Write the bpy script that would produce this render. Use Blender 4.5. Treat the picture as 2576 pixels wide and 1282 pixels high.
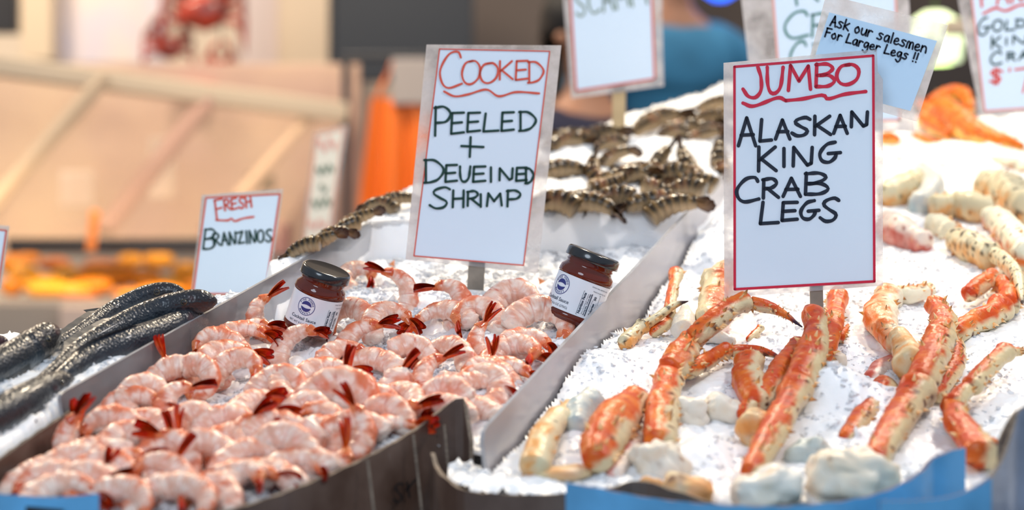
import bpy, math, random
import numpy as np
from mathutils import Vector, Matrix, Euler
R = random.Random(7)
S = bpy.context.scene
col = S.collection
for o in list(bpy.data.objects): bpy.data.objects.remove(o)

# ------------------------------------------------------------ camera
CZ = 1.15; FP = 70/36*2576
cam = bpy.data.objects.new('camera', bpy.data.cameras.new('camera')); col.objects.link(cam)
cam.location = (0, 0, CZ); cam.rotation_euler = (math.pi/2, 0, 0)
cam.data.lens = 70; cam.data.sensor_width = 36; cam.data.clip_end = 60
cam.data.dof.use_dof = True; cam.data.dof.focus_distance = 2.17; cam.data.dof.aperture_fstop = 2.6
S.camera = cam
# ------------------------------------------------------------ world, lights, exposure
w = bpy.data.worlds.new('world'); S.world = w; w.use_nodes = True
bg = w.node_tree.nodes['Background']
nt_ = w.node_tree
tc_ = nt_.nodes.new('ShaderNodeTexCoord'); sx_ = nt_.nodes.new('ShaderNodeSeparateXYZ'); rp_ = nt_.nodes.new('ShaderNodeValToRGB')
nt_.links.new(tc_.outputs['Generated'], sx_.inputs[0]); nt_.links.new(sx_.outputs['Y'], rp_.inputs[0]); nt_.links.new(rp_.outputs[0], bg.inputs[0])
rp_.color_ramp.elements[0].position = .0; rp_.color_ramp.elements[0].color = (.74, .86, 1.0, 1)   # daylight from the open street behind the camera
rp_.color_ramp.elements[1].position = .7; rp_.color_ramp.elements[1].color = (.50, .38, .29, 1)    # warm market hall ahead
bg.inputs[1].default_value = 0.50
S.view_settings.view_transform = 'Standard'; S.view_settings.look = 'None'; S.view_settings.gamma = 1
S.view_settings.use_curve_mapping = False
S.view_settings.exposure = 0.14

def area(name, loc, target, size, power, color, shape='DISK'):
    l = bpy.data.lights.new(name, 'AREA'); l.shape = shape; l.size = size; l.energy = power; l.color = color
    o = bpy.data.objects.new(name, l); col.objects.link(o); o.location = loc
    o.rotation_euler = (Vector(target) - Vector(loc)).to_track_quat('-Z', 'Y').to_euler(); return o
area('hall_lamp', (1.5, 4.1, 3.1), (.8, 3.0, 1.3), .35, 23, (1, .84, .66))
area('hall_lamp', (.4, 3.4, 2.9), (.0, 2.4, 1.1), .20, 34, (1, .84, .62))
area('hall_lamp', (-1.3, 3.6, 2.8), (-.4, 2.0, 1.1), .16, 30, (1, .82, .6))
area('hall_lamp', (1.2, 2.0, 2.6), (.5, 2.1, 1.1), .22, 14, (1, .93, .88))
area('hall_lamp', (-2.2, 5.2, 3.4), (-2.2, 7.6, 1.2), .6, 66, (1, .82, .60))
area('hall_lamp', (1.6, 5.6, 3.4), (1.2, 8.4, 1.4), .6, 30, (1, .84, .68))
area('hall_lamp', (-.5, 4.9, 2.9), (-.5, 5.8, 1.2), .3, 22, (1, .84, .64))  # added fill light, placed near the orange apron to brighten it
area('street_daylight', (-1.2, -1.6, 2.9), (.1, 2.0, 1.0), 1.8, 58, (.74, .86, 1))

# ------------------------------------------------------------ pixel rays on real surfaces
K = .296; Z0 = -.741
def ray(px, py): return Vector(((px-1288)/FP, 1, -(py-641)/FP))
def P(px, py, d):
    r = ray(px, py)*d; return Vector((r.x, r.y, r.z+CZ))
def dice(py, h=0.0): return -(Z0+h)/(K+(py-641)/FP)       # distance where a ray meets the sloping ice raised by h
def I(px, py, h=0.0): return P(px, py, dice(py, h))
def icez(y, off=0.0): return CZ+Z0+K*y+off
SLOPE = Vector((0, -K, 1)).normalized()

# ------------------------------------------------------------ noise
def _h(ix, iy, iz, s):
    n = (ix*374761393 + iy*668265263 + iz*2147483647 + s*974711) & 0xffffffff
    n = ((n ^ (n >> 13))*1274126177) & 0xffffffff
    n = ((n ^ (n >> 16))*2246822519) & 0xffffffff
    return ((n ^ (n >> 15)) & 0xffff)/65535.0
def noise(p, sc, seed=0):
    p = np.asarray(p, float)*sc; i = np.floor(p).astype(np.int64); f = p-i; f = f*f*(3-2*f); out = 0
    for dx in (0, 1):
        for dy in (0, 1):
            for dz in (0, 1):
                wt = (f[:, 0] if dx else 1-f[:, 0])*(f[:, 1] if dy else 1-f[:, 1])*(f[:, 2] if dz else 1-f[:, 2])
                out = out+wt*_h(i[:, 0]+dx, i[:, 1]+dy, i[:, 2]+dz, seed)
    return out*2-1
def fbm(p, sc, o=3, seed=0):
    r = 0; a = 1; t = 0
    for k in range(o): r = r+a*noise(p, sc*2**k, seed+k); t += a; a *= .5
    return r/t
def worley(p, sc, seed=0):
    p = np.asarray(p, float)*sc; i = np.floor(p).astype(np.int64); best = np.full(len(p), 9.); val = np.zeros(len(p))
    for dx in (-1, 0, 1):
        for dy in (-1, 0, 1):
            for dz in (-1, 0, 1):
                a, b, c = i[:, 0]+dx, i[:, 1]+dy, i[:, 2]+dz
                q = np.stack([a+_h(a, b, c, seed), b+_h(a, b, c, seed+1), c+_h(a, b, c, seed+2)], 1)
                d = np.linalg.norm(p-q, axis=1); m = d < best
                best[m] = d[m]; val[m] = _h(a, b, c, seed+5)[m]
    return best, val

# ------------------------------------------------------------ materials
def mat(name, color=(.8, .8, .8), rough=.5, attr=False, sss=0, sssr=(.01, .006, .005), trans=0, metal=0, emit=None, estr=0, bump=0, bscale=200, coat=0, var=0, vscale=20, color2=None, ior=1.45, spec=.5, bdist=.001):
    m = bpy.data.materials.new(name); m.use_nodes = True; nt = m.node_tree; b = nt.nodes['Principled BSDF']
    b.inputs['Base Color'].default_value = (*color, 1); b.inputs['Roughness'].default_value = rough
    b.inputs['Metallic'].default_value = metal; b.inputs['IOR'].default_value = ior; b.inputs['Specular IOR Level'].default_value = spec
    if attr:
        a = nt.nodes.new('ShaderNodeAttribute'); a.attribute_name = 'Col'; nt.links.new(a.outputs['Color'], b.inputs['Base Color'])
    if var:
        tc = nt.nodes.new('ShaderNodeTexCoord'); n = nt.nodes.new('ShaderNodeTexNoise'); n.inputs['Scale'].default_value = vscale; n.inputs['Detail'].default_value = 5
        nt.links.new(tc.outputs['Object'], n.inputs['Vector']); mx = nt.nodes.new('ShaderNodeMix'); mx.data_type = 'RGBA'
        c2 = color2 or tuple(c*(1-var) for c in color)
        r = nt.nodes.new('ShaderNodeValToRGB'); r.color_ramp.elements[0].position = .38; r.color_ramp.elements[1].position = .62
        nt.links.new(n.outputs['Fac'], r.inputs[0]); nt.links.new(r.outputs[0], mx.inputs['Factor'])
        mx.inputs['A'].default_value = (*color, 1); mx.inputs['B'].default_value = (*c2, 1); nt.links.new(mx.outputs['Result'], b.inputs['Base Color'])
    if sss:
        b.inputs['Subsurface Weight'].default_value = sss; b.inputs['Subsurface Radius'].default_value = sssr; b.inputs['Subsurface Scale'].default_value = 1
    if trans: b.inputs['Transmission Weight'].default_value = trans
    if coat: b.inputs['Coat Weight'].default_value = coat; b.inputs['Coat Roughness'].default_value = .08
    if emit: b.inputs['Emission Color'].default_value = (*emit, 1); b.inputs['Emission Strength'].default_value = estr
    if bump:
        tc = nt.nodes.new('ShaderNodeTexCoord'); n = nt.nodes.new('ShaderNodeTexNoise'); n.inputs['Scale'].default_value = bscale; n.inputs['Detail'].default_value = 4
        bp = nt.nodes.new('ShaderNodeBump'); bp.inputs['Strength'].default_value = bump; bp.inputs['Distance'].default_value = bdist
        nt.links.new(tc.outputs['Object'], n.inputs['Vector']); nt.links.new(n.outputs['Fac'], bp.inputs['Height']); nt.links.new(bp.outputs[0], b.inputs['Normal'])
    return m
def film(name, clear, tint=(.85, .85, .88), rough=.15, lo=.0, hi=.5, scale=30, trl=.5, ior=1.4):
    """thin clear plastic: mostly see-through, with a milky haze that varies over the sheet"""
    m = bpy.data.materials.new(name); m.use_nodes = True; nt = m.node_tree; N = nt.nodes; L = nt.links; N.clear()
    out = N.new('ShaderNodeOutputMaterial'); tr = N.new('ShaderNodeBsdfTransparent'); df = N.new('ShaderNodeBsdfDiffuse'); tl = N.new('ShaderNodeBsdfTranslucent'); gl = N.new('ShaderNodeBsdfGlossy')
    df.inputs[0].default_value = (*tint, 1); tl.inputs[0].default_value = (*tint, 1); gl.inputs['Roughness'].default_value = rough
    a = N.new('ShaderNodeMixShader'); a.inputs[0].default_value = trl; L.new(df.outputs[0], a.inputs[1]); L.new(tl.outputs[0], a.inputs[2])
    tc = N.new('ShaderNodeTexCoord'); n = N.new('ShaderNodeTexNoise'); n.inputs['Scale'].default_value = scale; n.inputs['Detail'].default_value = 8; L.new(tc.outputs['Object'], n.inputs['Vector'])
    mr = N.new('ShaderNodeMapRange'); mr.inputs['From Min'].default_value = .35; mr.inputs['From Max'].default_value = .7
    mr.inputs['To Min'].default_value = 1-clear+lo; mr.inputs['To Max'].default_value = min(1, 1-clear+hi); L.new(n.outputs['Fac'], mr.inputs[0])
    b = N.new('ShaderNodeMixShader'); L.new(mr.outputs[0], b.inputs[0]); L.new(tr.outputs[0], b.inputs[1]); L.new(a.outputs[0], b.inputs[2])
    fr = N.new('ShaderNodeFresnel'); fr.inputs[0].default_value = ior; c = N.new('ShaderNodeMixShader'); L.new(fr.outputs[0], c.inputs[0]); L.new(b.outputs[0], c.inputs[1]); L.new(gl.outputs[0], c.inputs[2])
    L.new(c.outputs[0], out.inputs[0]); return m

# ------------------------------------------------------------ mesh helpers
def mkmesh(name, v, f, m=None, colr=None, smooth=True, mats=None, mi=None):
    me = bpy.data.meshes.new(name); v = np.asarray(v, np.float32)
    if isinstance(f, np.ndarray) and f.ndim == 2:
        k = f.shape[1]; me.vertices.add(len(v)); me.vertices.foreach_set('co', v.ravel())
        me.loops.add(f.size); me.loops.foreach_set('vertex_index', f.ravel().astype(np.int32))
        me.polygons.add(len(f)); me.polygons.foreach_set('loop_start', np.arange(0, f.size, k, dtype=np.int32))
        me.update(calc_edges=True); me.validate()
    else:
        me.from_pydata([tuple(map(float, p)) for p in v], [], [tuple(int(i) for i in q) for q in f])
    if colr is not None:
        c = np.ones((len(v), 4), np.float32); c[:, :3] = np.clip(colr, 0, 1)
        a = me.color_attributes.new('Col', 'FLOAT_COLOR', 'POINT'); a.data.foreach_set('color', c.ravel())
    if smooth: me.polygons.foreach_set('use_smooth', [True]*len(me.polygons))
    for x in (mats or ([m] if m else [])): me.materials.append(x)
    if mi is not None: me.polygons.foreach_set('material_index', np.asarray(mi, np.int32))
    me.update(); return me
def link(name, me, parent=None, loc=None, label=None, cat=None, group=None, kind=None):
    o = bpy.data.objects.new(name, me); col.objects.link(o)
    if parent: o.parent = parent
    if loc is not None: o.location = loc
    tag(o, label, cat, group, kind); return o
def tag(o, label=None, cat=None, group=None, kind=None):
    for k, v in (('label', label), ('category', cat), ('group', group), ('kind', kind)):
        if v: o[k] = v
    return o
def empty(name, loc, label=None, cat=None, group=None, kind=None):
    o = link(name, None, None, loc, label, cat, group, kind); o.empty_display_size = .02; return o
def local(v, root): return np.asarray(v, float)-np.array(root.location)
def copy_tree(o, parent=None):
    c = o.copy(); col.objects.link(c)
    if parent: c.parent = parent
    for ch in list(o.children): copy_tree(ch, c)
    return c
def boxvf(lo, hi):
    x0, y0, z0 = lo; x1, y1, z1 = hi
    v = [(x0, y0, z0), (x1, y0, z0), (x1, y1, z0), (x0, y1, z0), (x0, y0, z1), (x1, y0, z1), (x1, y1, z1), (x0, y1, z1)]
    return v, [(0, 3, 2, 1), (4, 5, 6, 7), (0, 1, 5, 4), (1, 2, 6, 5), (2, 3, 7, 6), (3, 0, 4, 7)]
def box(name, lo, hi, m, parent=None, bev=0, **k):
    lo = Vector(lo); hi = Vector(hi)
    c = (lo+hi)/2 if parent is None else Vector((0, 0, 0))
    v, f = boxvf(lo-c, hi-c); o = link(name, mkmesh(name, v, f, m, smooth=False), parent, c if parent is None else None, **k)
    if bev: b = o.modifiers.new('bevel', 'BEVEL'); b.width = bev; b.segments = 2
    return o
def beam(name, a, b, w, t, m, parent=None, up=Vector((0, 0, 1)), **k):
    """rectangular bar from a to b; w across, t deep"""
    a = Vector(a); b = Vector(b); d = (b-a).normalized(); s = d.cross(up).normalized(); u = s.cross(d)
    c = (a+b)/2 if parent is None else Vector((0, 0, 0)); v = []
    for e in (a, b):
        for i, j in ((-1, -1), (1, -1), (1, 1), (-1, 1)): v.append(e+s*i*w/2+u*j*t/2-c)
    f = [(0, 1, 2, 3), (7, 6, 5, 4), (0, 4, 5, 1), (1, 5, 6, 2), (2, 6, 7, 3), (3, 7, 4, 0)]
    o = link(name, mkmesh(name, v, f, m, smooth=False), parent, c if parent is None else None, **k)
    bv = o.modifiers.new('bevel', 'BEVEL'); bv.width = min(w, t)*.12; bv.segments = 2; return o
def catmull(pts, n):
    """resample a poly-line (rows = any-dim points) smoothly to n samples, spaced by arc length of the first 3 columns"""
    p = np.asarray(pts, float)
    if len(p) == 2: t = np.linspace(0, 1, n)[:, None]; return p[0]*(1-t)+p[1]*t
    q = np.vstack([2*p[0]-p[1], p, 2*p[-1]-p[-2]]); seg = []
    for i in range(1, len(q)-2):
        t = np.linspace(0, 1, 16, endpoint=False)[:, None]
        seg.append(.5*((2*q[i])+(-q[i-1]+q[i+1])*t+(2*q[i-1]-5*q[i]+4*q[i+1]-q[i+2])*t**2+(-q[i-1]+3*q[i]-3*q[i+1]+q[i+2])*t**3))
    s = np.vstack(seg+[p[-1:]]); kk = min(3, s.shape[1]); L = np.r_[0, np.cumsum(np.linalg.norm(np.diff(s[:, :kk], axis=0), axis=1))]
    t = np.linspace(0, L[-1], n); return np.stack([np.interp(t, L, s[:, j]) for j in range(s.shape[1])], 1)
def tube(pts, rad, nseg=20, ref=(0, 0, 1), aspect=1.0, cap=True):
    """swept ring surface. rad (n,) ; returns v, f, ang (cos to ref), along, centre"""
    p = np.asarray(pts, float); n = len(p); T = np.gradient(p, axis=0); T /= np.linalg.norm(T, axis=1)[:, None]+1e-12
    ref = np.asarray(ref, float); ref = np.broadcast_to(ref, p.shape)
    U = ref-(ref*T).sum(1)[:, None]*T; U /= np.linalg.norm(U, axis=1)[:, None]+1e-12; Sd = np.cross(T, U)
    a = np.linspace(0, 2*math.pi, nseg, endpoint=False); rad = np.asarray(rad, float); asp = np.broadcast_to(aspect, (n,))
    v = p[:, None]+rad[:, None, None]*(np.cos(a)[None, :, None]*U[:, None]+np.sin(a)[None, :, None]*asp[:, None, None]*Sd[:, None])
    v = v.reshape(-1, 3); i = np.arange(n-1)[:, None]*nseg; j = np.arange(nseg)[None]; k = (j+1) % nseg
    f = np.stack([i+j, i+k, i+nseg+k, i+nseg+j], -1).reshape(-1, 4).tolist()
    if cap: f.append(list(range(nseg))[::-1]); f.append([(n-1)*nseg+q for q in range(nseg)])
    cosa = np.tile(np.cos(a), n); sina = np.tile(np.sin(a), n); al = np.repeat(np.linspace(0, 1, n), nseg)
    return v, f, cosa, sina, al
def mixc(a, b, t): t = np.clip(t, 0, 1)[:, None]; return np.asarray(a, float)*(1-t)+np.asarray(b, float)*t
# ------------------------------------------------------------ room shell
M_floor = mat('wet_concrete_floor', (.10, .10, .11), .35, var=.4, vscale=3)
box('floor', (-8, -3, -.1), (8, 9.2, 0), M_floor, kind='structure')
M_wallw = mat('warm_cream_wall', (.62, .50, .38), .7, var=.12, vscale=1.5)
M_wallb = mat('brown_wall', (.085, .062, .05), .7, var=.25, vscale=2)
box('wall_back', (-8, 8.6, 0), (8, 8.8, 4.2), M_wallb, kind='structure')

# ------------------------------------------------------------ dividers (plan lines)
A0, A1 = Vector((-.430, 1.89)), Vector((-.183, 2.487))
B0, B1 = Vector((-.028, 1.83)), Vector((.299, 2.763))
def lx(a, b, y): return a.x+(b.x-a.x)*(y-a.y)/(b.y-a.y)
def inpoly(x, y, poly):
    r = np.zeros(len(x), bool); n = len(poly)
    for i in range(n):
        x0, y0 = poly[i]; x1, y1 = poly[(i+1) % n]
        if y0 == y1: continue
        c = ((y0 > y) != (y1 > y)) & (x < (x1-x0)*(y-y0)/(y1-y0)+x0); r ^= c
    return r
def edist(x, y, poly):
    d = np.full(len(x), 9.)
    for i in range(len(poly)):
        a = np.array(poly[i]); b = np.array(poly[(i+1) % len(poly)]); ab = b-a
        t = np.clip(((x-a[0])*ab[0]+(y-a[1])*ab[1])/(ab@ab), 0, 1)
        d = np.minimum(d, np.hypot(x-a[0]-t*ab[0], y-a[1]-t*ab[1]))
    return d
g = .006
POLY = {
 'shrimp': [(-.405, 1.915), (-.440, 1.80), (-.478, 1.66), (-.255, 1.72), (-.185, 1.785), (-.118, 1.865), (-.060, 1.90), (-.008, 1.90), (.212, 2.555), (-.176, 2.486)],
 'fish': [(-.475, 1.79), (-.432, 1.915), (lx(A0, A1, 2.27)-g, 2.27), (-.34, 2.22), (-.42, 2.16), (-.54, 2.11), (-.9, 2.0), (-.9, 1.5), (-.51, 1.58)],
 'shell': [(lx(A0, A1, 2.28)-g, 2.28), (A1.x-g, A1.y), (-.183, 2.50), (.215, 2.57), (lx(B0, B1, 2.6)-g, 2.6), (lx(B0, B1, 3.4)-g, 3.4), (.36, 3.32), (.065, 2.95), (-.15, 2.64), (-.285, 2.35)],
 'crab': [(lx(B0, B1, 1.83)+g, 1.83), (lx(B0, B1, 3.3)+g, 3.3), (1.3, 3.3), (1.3, 1.74), (.44, 1.745), (.40, 1.775), (.08, 1.78), (.02, 1.775), (-.035, 1.785), (-.056, 1.81), (-.060, 1.855), (-.034, 1.862)],
}
OFF = {'shrimp': 0, 'fish': .036, 'shell': .046, 'crab': 0}
def bump_(x, y, b):
    p = np.stack([x, y, np.full(len(x), {'shrimp': 0, 'fish': 3, 'shell': 5, 'crab': 7}[b]*1.)], 1)
    z = .011*fbm(p, 9, 3, 1)+.0055*fbm(p, 38, 3, 8)
    if b == 'crab':
        for (px, py, amp, rad) in CRABHEAP:
            c = I(px, py); z = z+amp*np.exp(-((x-c.x)**2+(y-c.y)**2)/rad**2)
    return z
CRABHEAP = [(1660, 780, -.022, .07), (1760, 700, -.015, .08), (2130, 1010, .022, .035), (1500, 930, .018, .05), (2400, 420, .03, .12), (1800, 1130, .012, .03), (2450, 960, .0, .05), (2050, 1010, .018, .03), (2230, 690, .012, .06)]
M_ice = mat('crushed_ice', (.90, .915, .95), .3, sss=.3, sssr=(.008, .009, .010), ior=1.31, bump=.35, bscale=420, bdist=.001)
def ice_splinter():
    m = bpy.data.materials.new('ice_splinters'); m.use_nodes = True; nt = m.node_tree; N = nt.nodes; L = nt.links; N.clear(); out = N.new('ShaderNodeOutputMaterial')
    df = N.new('ShaderNodeBsdfDiffuse'); tl = N.new('ShaderNodeBsdfTranslucent'); gl = N.new('ShaderNodeBsdfGlossy'); gl.inputs['Roughness'].default_value = .12
    for q in (df, tl): q.inputs[0].default_value = (.93, .945, .97, 1)
    a = N.new('ShaderNodeMixShader'); a.inputs[0].default_value = .5; L.new(df.outputs[0], a.inputs[1]); L.new(tl.outputs[0], a.inputs[2]); 
    c = N.new('ShaderNodeMixShader'); c.inputs[0].default_value = .07; L.new(a.outputs[0], c.inputs[1]); L.new(gl.outputs[0], c.inputs[2]); L.new(c.outputs[0], out.inputs[0]); return m
M_chip = ice_splinter()
def heap(b, step, nchip, label, seed, G_=1.0):
    poly = POLY[b]; xs = [p[0] for p in poly]; ys = [p[1] for p in poly]; ext = .05
    gx = np.arange(min(xs)-ext, max(xs)+ext, step); gy = np.arange(min(ys)-ext, max(ys)+ext, step)
    X, Y = np.meshgrid(gx, gy); x = X.ravel(); y = Y.ravel(); ins = inpoly(x, y, poly); d = edist(x, y, poly)
    pp = np.stack([x, y, x*0], 1); bd, bv = worley(pp, 160, seed); bd2, bv2 = worley(pp, 75, seed+3)
    z = icez(y, OFF[b])+bump_(x, y, b)+(.0022*(.6-bd)+.0032*(bv2-.5)*np.clip((.6-bd2)*4, 0, 1))*G_
    out = ~ins; z = np.where(ins, z-np.clip(.012-d, 0, .012)*.4, z-d*5)
    keep = ins | (d < .03 if b in ('fish', 'shell') else d < .002)
    k = keep.reshape(X.shape); q = k[:-1, :-1] & k[1:, :-1] & k[:-1, 1:] & k[1:, 1:]
    nx = len(gx); iy, ix = np.nonzero(q); a = iy*nx+ix; f = np.stack([a, a+1, a+nx+1, a+nx], 1)
    used = np.unique(f); rm = np.full(len(x), -1); rm[used] = np.arange(len(used)); f = rm[f]
    v = np.stack([x, y, z], 1)[used]; root = Vector((float(np.mean(v[:, 0])), float(np.mean(v[:, 1])), float(v[:, 2].min())))
    o = link('crushed_ice', mkmesh('crushed_ice', v-np.array(root), f, M_ice, smooth=False), None, root, label, 'ice', None, 'stuff')
    # loose chips: irregular eight-faced splinters lying in the surface
    rs = np.random.RandomState(seed); n = int(nchip*2.2)
    cx = rs.uniform(min(xs), max(xs), n); cy = rs.uniform(min(ys), max(ys), n); ok = inpoly(cx, cy, poly) & (edist(cx, cy, poly) > .006); cx = cx[ok][:nchip]; cy = cy[ok][:nchip]; n = len(cx)
    cl = noise(np.stack([cx, cy, cx*0], 1), 30, 77) > -.35; cx = cx[cl]; cy = cy[cl]; n = len(cx)
    cz = icez(cy, OFF[b])+bump_(cx, cy, b)+rs.uniform(-.0018, .0010, n)*G_
    s = rs.uniform(.0011, .0028, n)*G_*(1+1.1*(rs.rand(n) > .95)); base = np.array([(1, 0, 0), (-1, 0, 0), (0, 1, 0), (0, -1, 0), (0, 0, 1), (0, 0, -1)], float)
    V = base[None]*rs.uniform(.55, 1.5, (n, 6, 1))+rs.uniform(-.25, .25, (n, 6, 3)); V *= (s[:, None]*rs.uniform(.5, 1.4, (n, 3)))[:, None]
    q = rs.normal(size=(n, 4)); q /= np.linalg.norm(q, axis=1)[:, None]; w_, xq, yq, zq = q.T
    Rm = np.stack([1-2*(yq*yq+zq*zq), 2*(xq*yq-zq*w_), 2*(xq*zq+yq*w_), 2*(xq*yq+zq*w_), 1-2*(xq*xq+zq*zq), 2*(yq*zq-xq*w_), 2*(xq*zq-yq*w_), 2*(yq*zq+xq*w_), 1-2*(xq*xq+yq*yq)], 1).reshape(n, 3, 3)
    V = np.einsum('nij,nkj->nki', Rm, V)*np.array([1, 1, .6])+np.stack([cx, cy, cz], 1)[:, None]
    F = np.array([(0, 2, 4), (2, 1, 4), (1, 3, 4), (3, 0, 4), (2, 0, 5), (1, 2, 5), (3, 1, 5), (0, 3, 5)])
    Fa = (F[None]+6*np.arange(n)[:, None, None]).reshape(-1, 3)
    link('ice_chips', mkmesh('ice_chips', V.reshape(-1, 3)-np.array(root), Fa, M_chip, smooth=False), o, None, kind='stuff')
    return o
heap('shrimp', .0026, 16000, 'crushed ice bed under the pink shrimp between the two plastic dividers', 11, 1.7)
heap('fish', .003, 14000, 'crushed ice bed under the dark whole fish beside the plastic divider', 23, 1.2)
heap('shell', .0038, 9000, 'crushed ice slope under the brown shellfish tails, behind the clear back panel', 31)
heap('crab', .003, 36000, 'crushed ice slope under the orange crab legs', 47, 1.15)

# table that carries the heaps: white insulated bench
M_bench = mat('white_bench', (.7, .72, .74), .5, var=.1, vscale=4)
tb = empty('display_table', (.2, 2.4, 0), 'long white sloped display table carrying all the ice', 'table')
v = []; yb = [1.72, 3.36]
for y in yb:
    for (x, z) in ((-.86, 0), (1.28, 0), (1.28, icez(y)-.07), (-.86 if y < 2 else .36, icez(y)-.07)): v.append((x-.2, y-2.4, z+.5 if z == 0 else z))
v[4] = (.36-.2, yb[1]-2.4, .5)
f = [(0, 1, 2, 3), (7, 6, 5, 4), (3, 2, 6, 7), (1, 5, 6, 2), (0, 4, 5, 1), (0, 3, 7, 4)]
link('bin_body', mkmesh('bin_body', v, f, M_bench, smooth=False), tb)
for (x, y) in ((-.7, 1.8), (1.2, 1.8), (.45, 3.25), (1.2, 3.25)): box('leg', (x-.2-.03, y-2.4-.03, 0), (x-.2+.03, y-2.4+.03, .52), M_bench, tb, .004)

# ------------------------------------------------------------ plastic divider sheets
def sheet(name, pts, thick, m, em, label, cat='divider', group=None):
    """flat sheet polygon with real thickness and brighter cut edges"""
    p = [Vector(q) for q in pts]; n = (p[1]-p[0]).cross(p[2]-p[1]).normalized()*thick/2; c = sum(p, Vector())/len(p); k = len(p)
    v = [q-c+n for q in p]+[q-c-n for q in p]
    f = [list(range(k)), list(range(2*k-1, k-1, -1))]+[(i, k+i, k+(i+1) % k, (i+1) % k) for i in range(k)]
    return link(name, mkmesh(name, v, f, mats=[m, em], mi=[0, 0]+[1]*k, smooth=False), None, c, label, cat, group)
M_acr = film('clear_acrylic', .74, (.84, .86, .92), .12, 0, .12, 6, .6)
M_acr2 = film('hazy_acrylic', .34, (.88, .86, .90), .2, 0, .18, 5, .6)
M_acr3 = film('thin_clear_panel', .74, (.75, .78, .84), .12, 0, .2, 7, .6)
M_edge = film('acrylic_edge', .35, (.75, .76, .80), .2, 0, .3, 30, .5)
def divider(a, b, topa, topb, m, label, rnd=.02):
    # a,b plan points; top z given; front corner slightly rounded; foot pushed into the ice
    d = (b-a).normalized()
    A = Vector((a.x, a.y, topa)); Bb = Vector((b.x, b.y, topb))
    ra = icez(a.y)-.03; rb = icez(b.y)-.03
    pts = [A+Vector((d.x*rnd, d.y*rnd, K*rnd*.9)), Bb, Vector((b.x, b.y, rb)), Vector((a.x+d.x*.02, a.y+d.y*.02, ra)), A+Vector((0, 0, -rnd*.8)), A+Vector((d.x*rnd*.25, d.y*rnd*.25, -rnd*.15))]
    return sheet('plastic_divider', pts, .004, m, M_edge, label)
divider(A0, A1+(A1-A0)*.02, P(150, 990, 1.89).z, P(922, 556, 2.487).z, M_acr, 'clear plastic divider standing between the dark fish and the shrimp', .006)
Bx = B0+(B1-B0)*1.45
divider(B0, Bx, P(1210, 1082, 1.83).z, CZ-.696+K*Bx.y+.0, M_acr2, 'hazy plastic divider standing between the shrimp and the crab legs', .012)
pl = [P(918, 556, 2.50), P(1682, 520, 2.57), P(1690, 560, 2.575), P(1640, 690, 2.57), P(1500, 700, 2.56), P(935, 700, 2.50), P(925, 600, 2.50)]
sheet('back_panel', [pl[0], pl[1], Vector((pl[1].x, pl[1].y, pl[1].z-.08)), Vector((pl[0].x, pl[0].y, pl[0].z-.08))], .004, M_acr3, M_edge, 'low clear plastic panel across the back of the shrimp ice', 'divider')
a_ = P(2230, 262, 3.32); b_ = P(2640, 240, 3.32)
sheet('back_panel', [a_, b_, Vector((b_.x, b_.y, b_.z-.17)), Vector((a_.x, a_.y, a_.z-.17))], .005, film('frosted_panel', .25, (.62, .63, .68), .3, 0, .1, 5, .5), M_edge, 'frosted grey plastic panel behind the bright orange crab', 'divider')

# ------------------------------------------------------------ waxed cardboard boxes
M_card = mat('waxed_brown_cardboard', (.075, .042, .030), .42, var=.5, vscale=14, color2=(.15, .10, .08), bump=.3, bscale=60, coat=.3)
M_cardedge = mat('cut_cardboard_edge', (.26, .20, .15), .7, var=.5, vscale=300)
M_blue = mat('blue_carton', (.12, .43, .78), .42, var=.25, vscale=18, coat=.15)
M_blueedge = mat('cut_blue_edge', (.10, .09, .16), .7)
def ribbon(name, rim, drop, m, em, parent, flare=.0, thick=.004, n=60, smooth=True, raw=False):
    """upright board following a rim line; rim = world points; goes down by drop"""
    r = np.array([list(p) for p in rim]); r = r if raw else catmull(r, n); T = np.gradient(r[:, :2], axis=0); T /= np.linalg.norm(T, axis=1)[:, None]+1e-9
    N = np.stack([T[:, 1], -T[:, 0]], 1); n = len(r); rows = []
    for (off, dz) in ((thick/2, 0), (thick/2, -drop), (-thick/2, -drop), (-thick/2, 0)):
        q = r.copy(); q[:, :2] += N*(off-flare*(-dz)); q[:, 2] += dz; rows.append(q)
    rows[0][:, 2] += .0006*np.sin(np.arange(n)*1.7)
    v = np.concatenate(rows)-np.array(parent.location); f = []; mi = []
    for i in range(n-1):
        for k in range(4):
            l = (k+1) % 4; f.append((k*n+i, k*n+i+1, l*n+i+1, l*n+i)); mi.append(1 if k in (1, 3) else 0)
    f += [(0, n, 2*n, 3*n), (n-1, 4*n-1, 3*n-1, 2*n-1)]; mi += [1, 1]
    return link(name, mkmesh(name, v, f, mats=[m, em], mi=mi, smooth=False), parent)
bx = empty('cardboard_box', (-.25, 1.75, icez(1.75)-.13), 'brown waxed cardboard box holding the shrimp, its curved rim torn at one corner', 'box')
ribbon('side_wall', [P(232, 1075, 1.935), P(205, 1040, 1.92), P(196, 1022, 1.91), P(150, 1050, 1.88), P(60, 1110, 1.83), P(-20, 1165, 1.78), P(-160, 1250, 1.70), P(-400, 1330, 1.60)], .11, M_card, M_cardedge, bx)
ribbon('front_wall', [P(150, 1420, 1.60), P(400, 1335, 1.66), P(590, 1278, 1.70), P(720, 1235, 1.735), P(860, 1178, 1.786), P(960, 1128, 1.83), P(1050, 1075, 1.875), P(1110, 1028, 1.89), P(1163, 998, 1.895), P(1176, 1050, 1.89), P(1186, 1105, 1.88)], .15, M_card, M_cardedge, bx)
def seam(a, b, parent, w=.0022):
    o = beam('flute_seam', Vector(a)-parent.location, Vector(b)-parent.location, w, .0012, M_cardedge, parent, up=Vector((0, 1, 0)))
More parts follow.
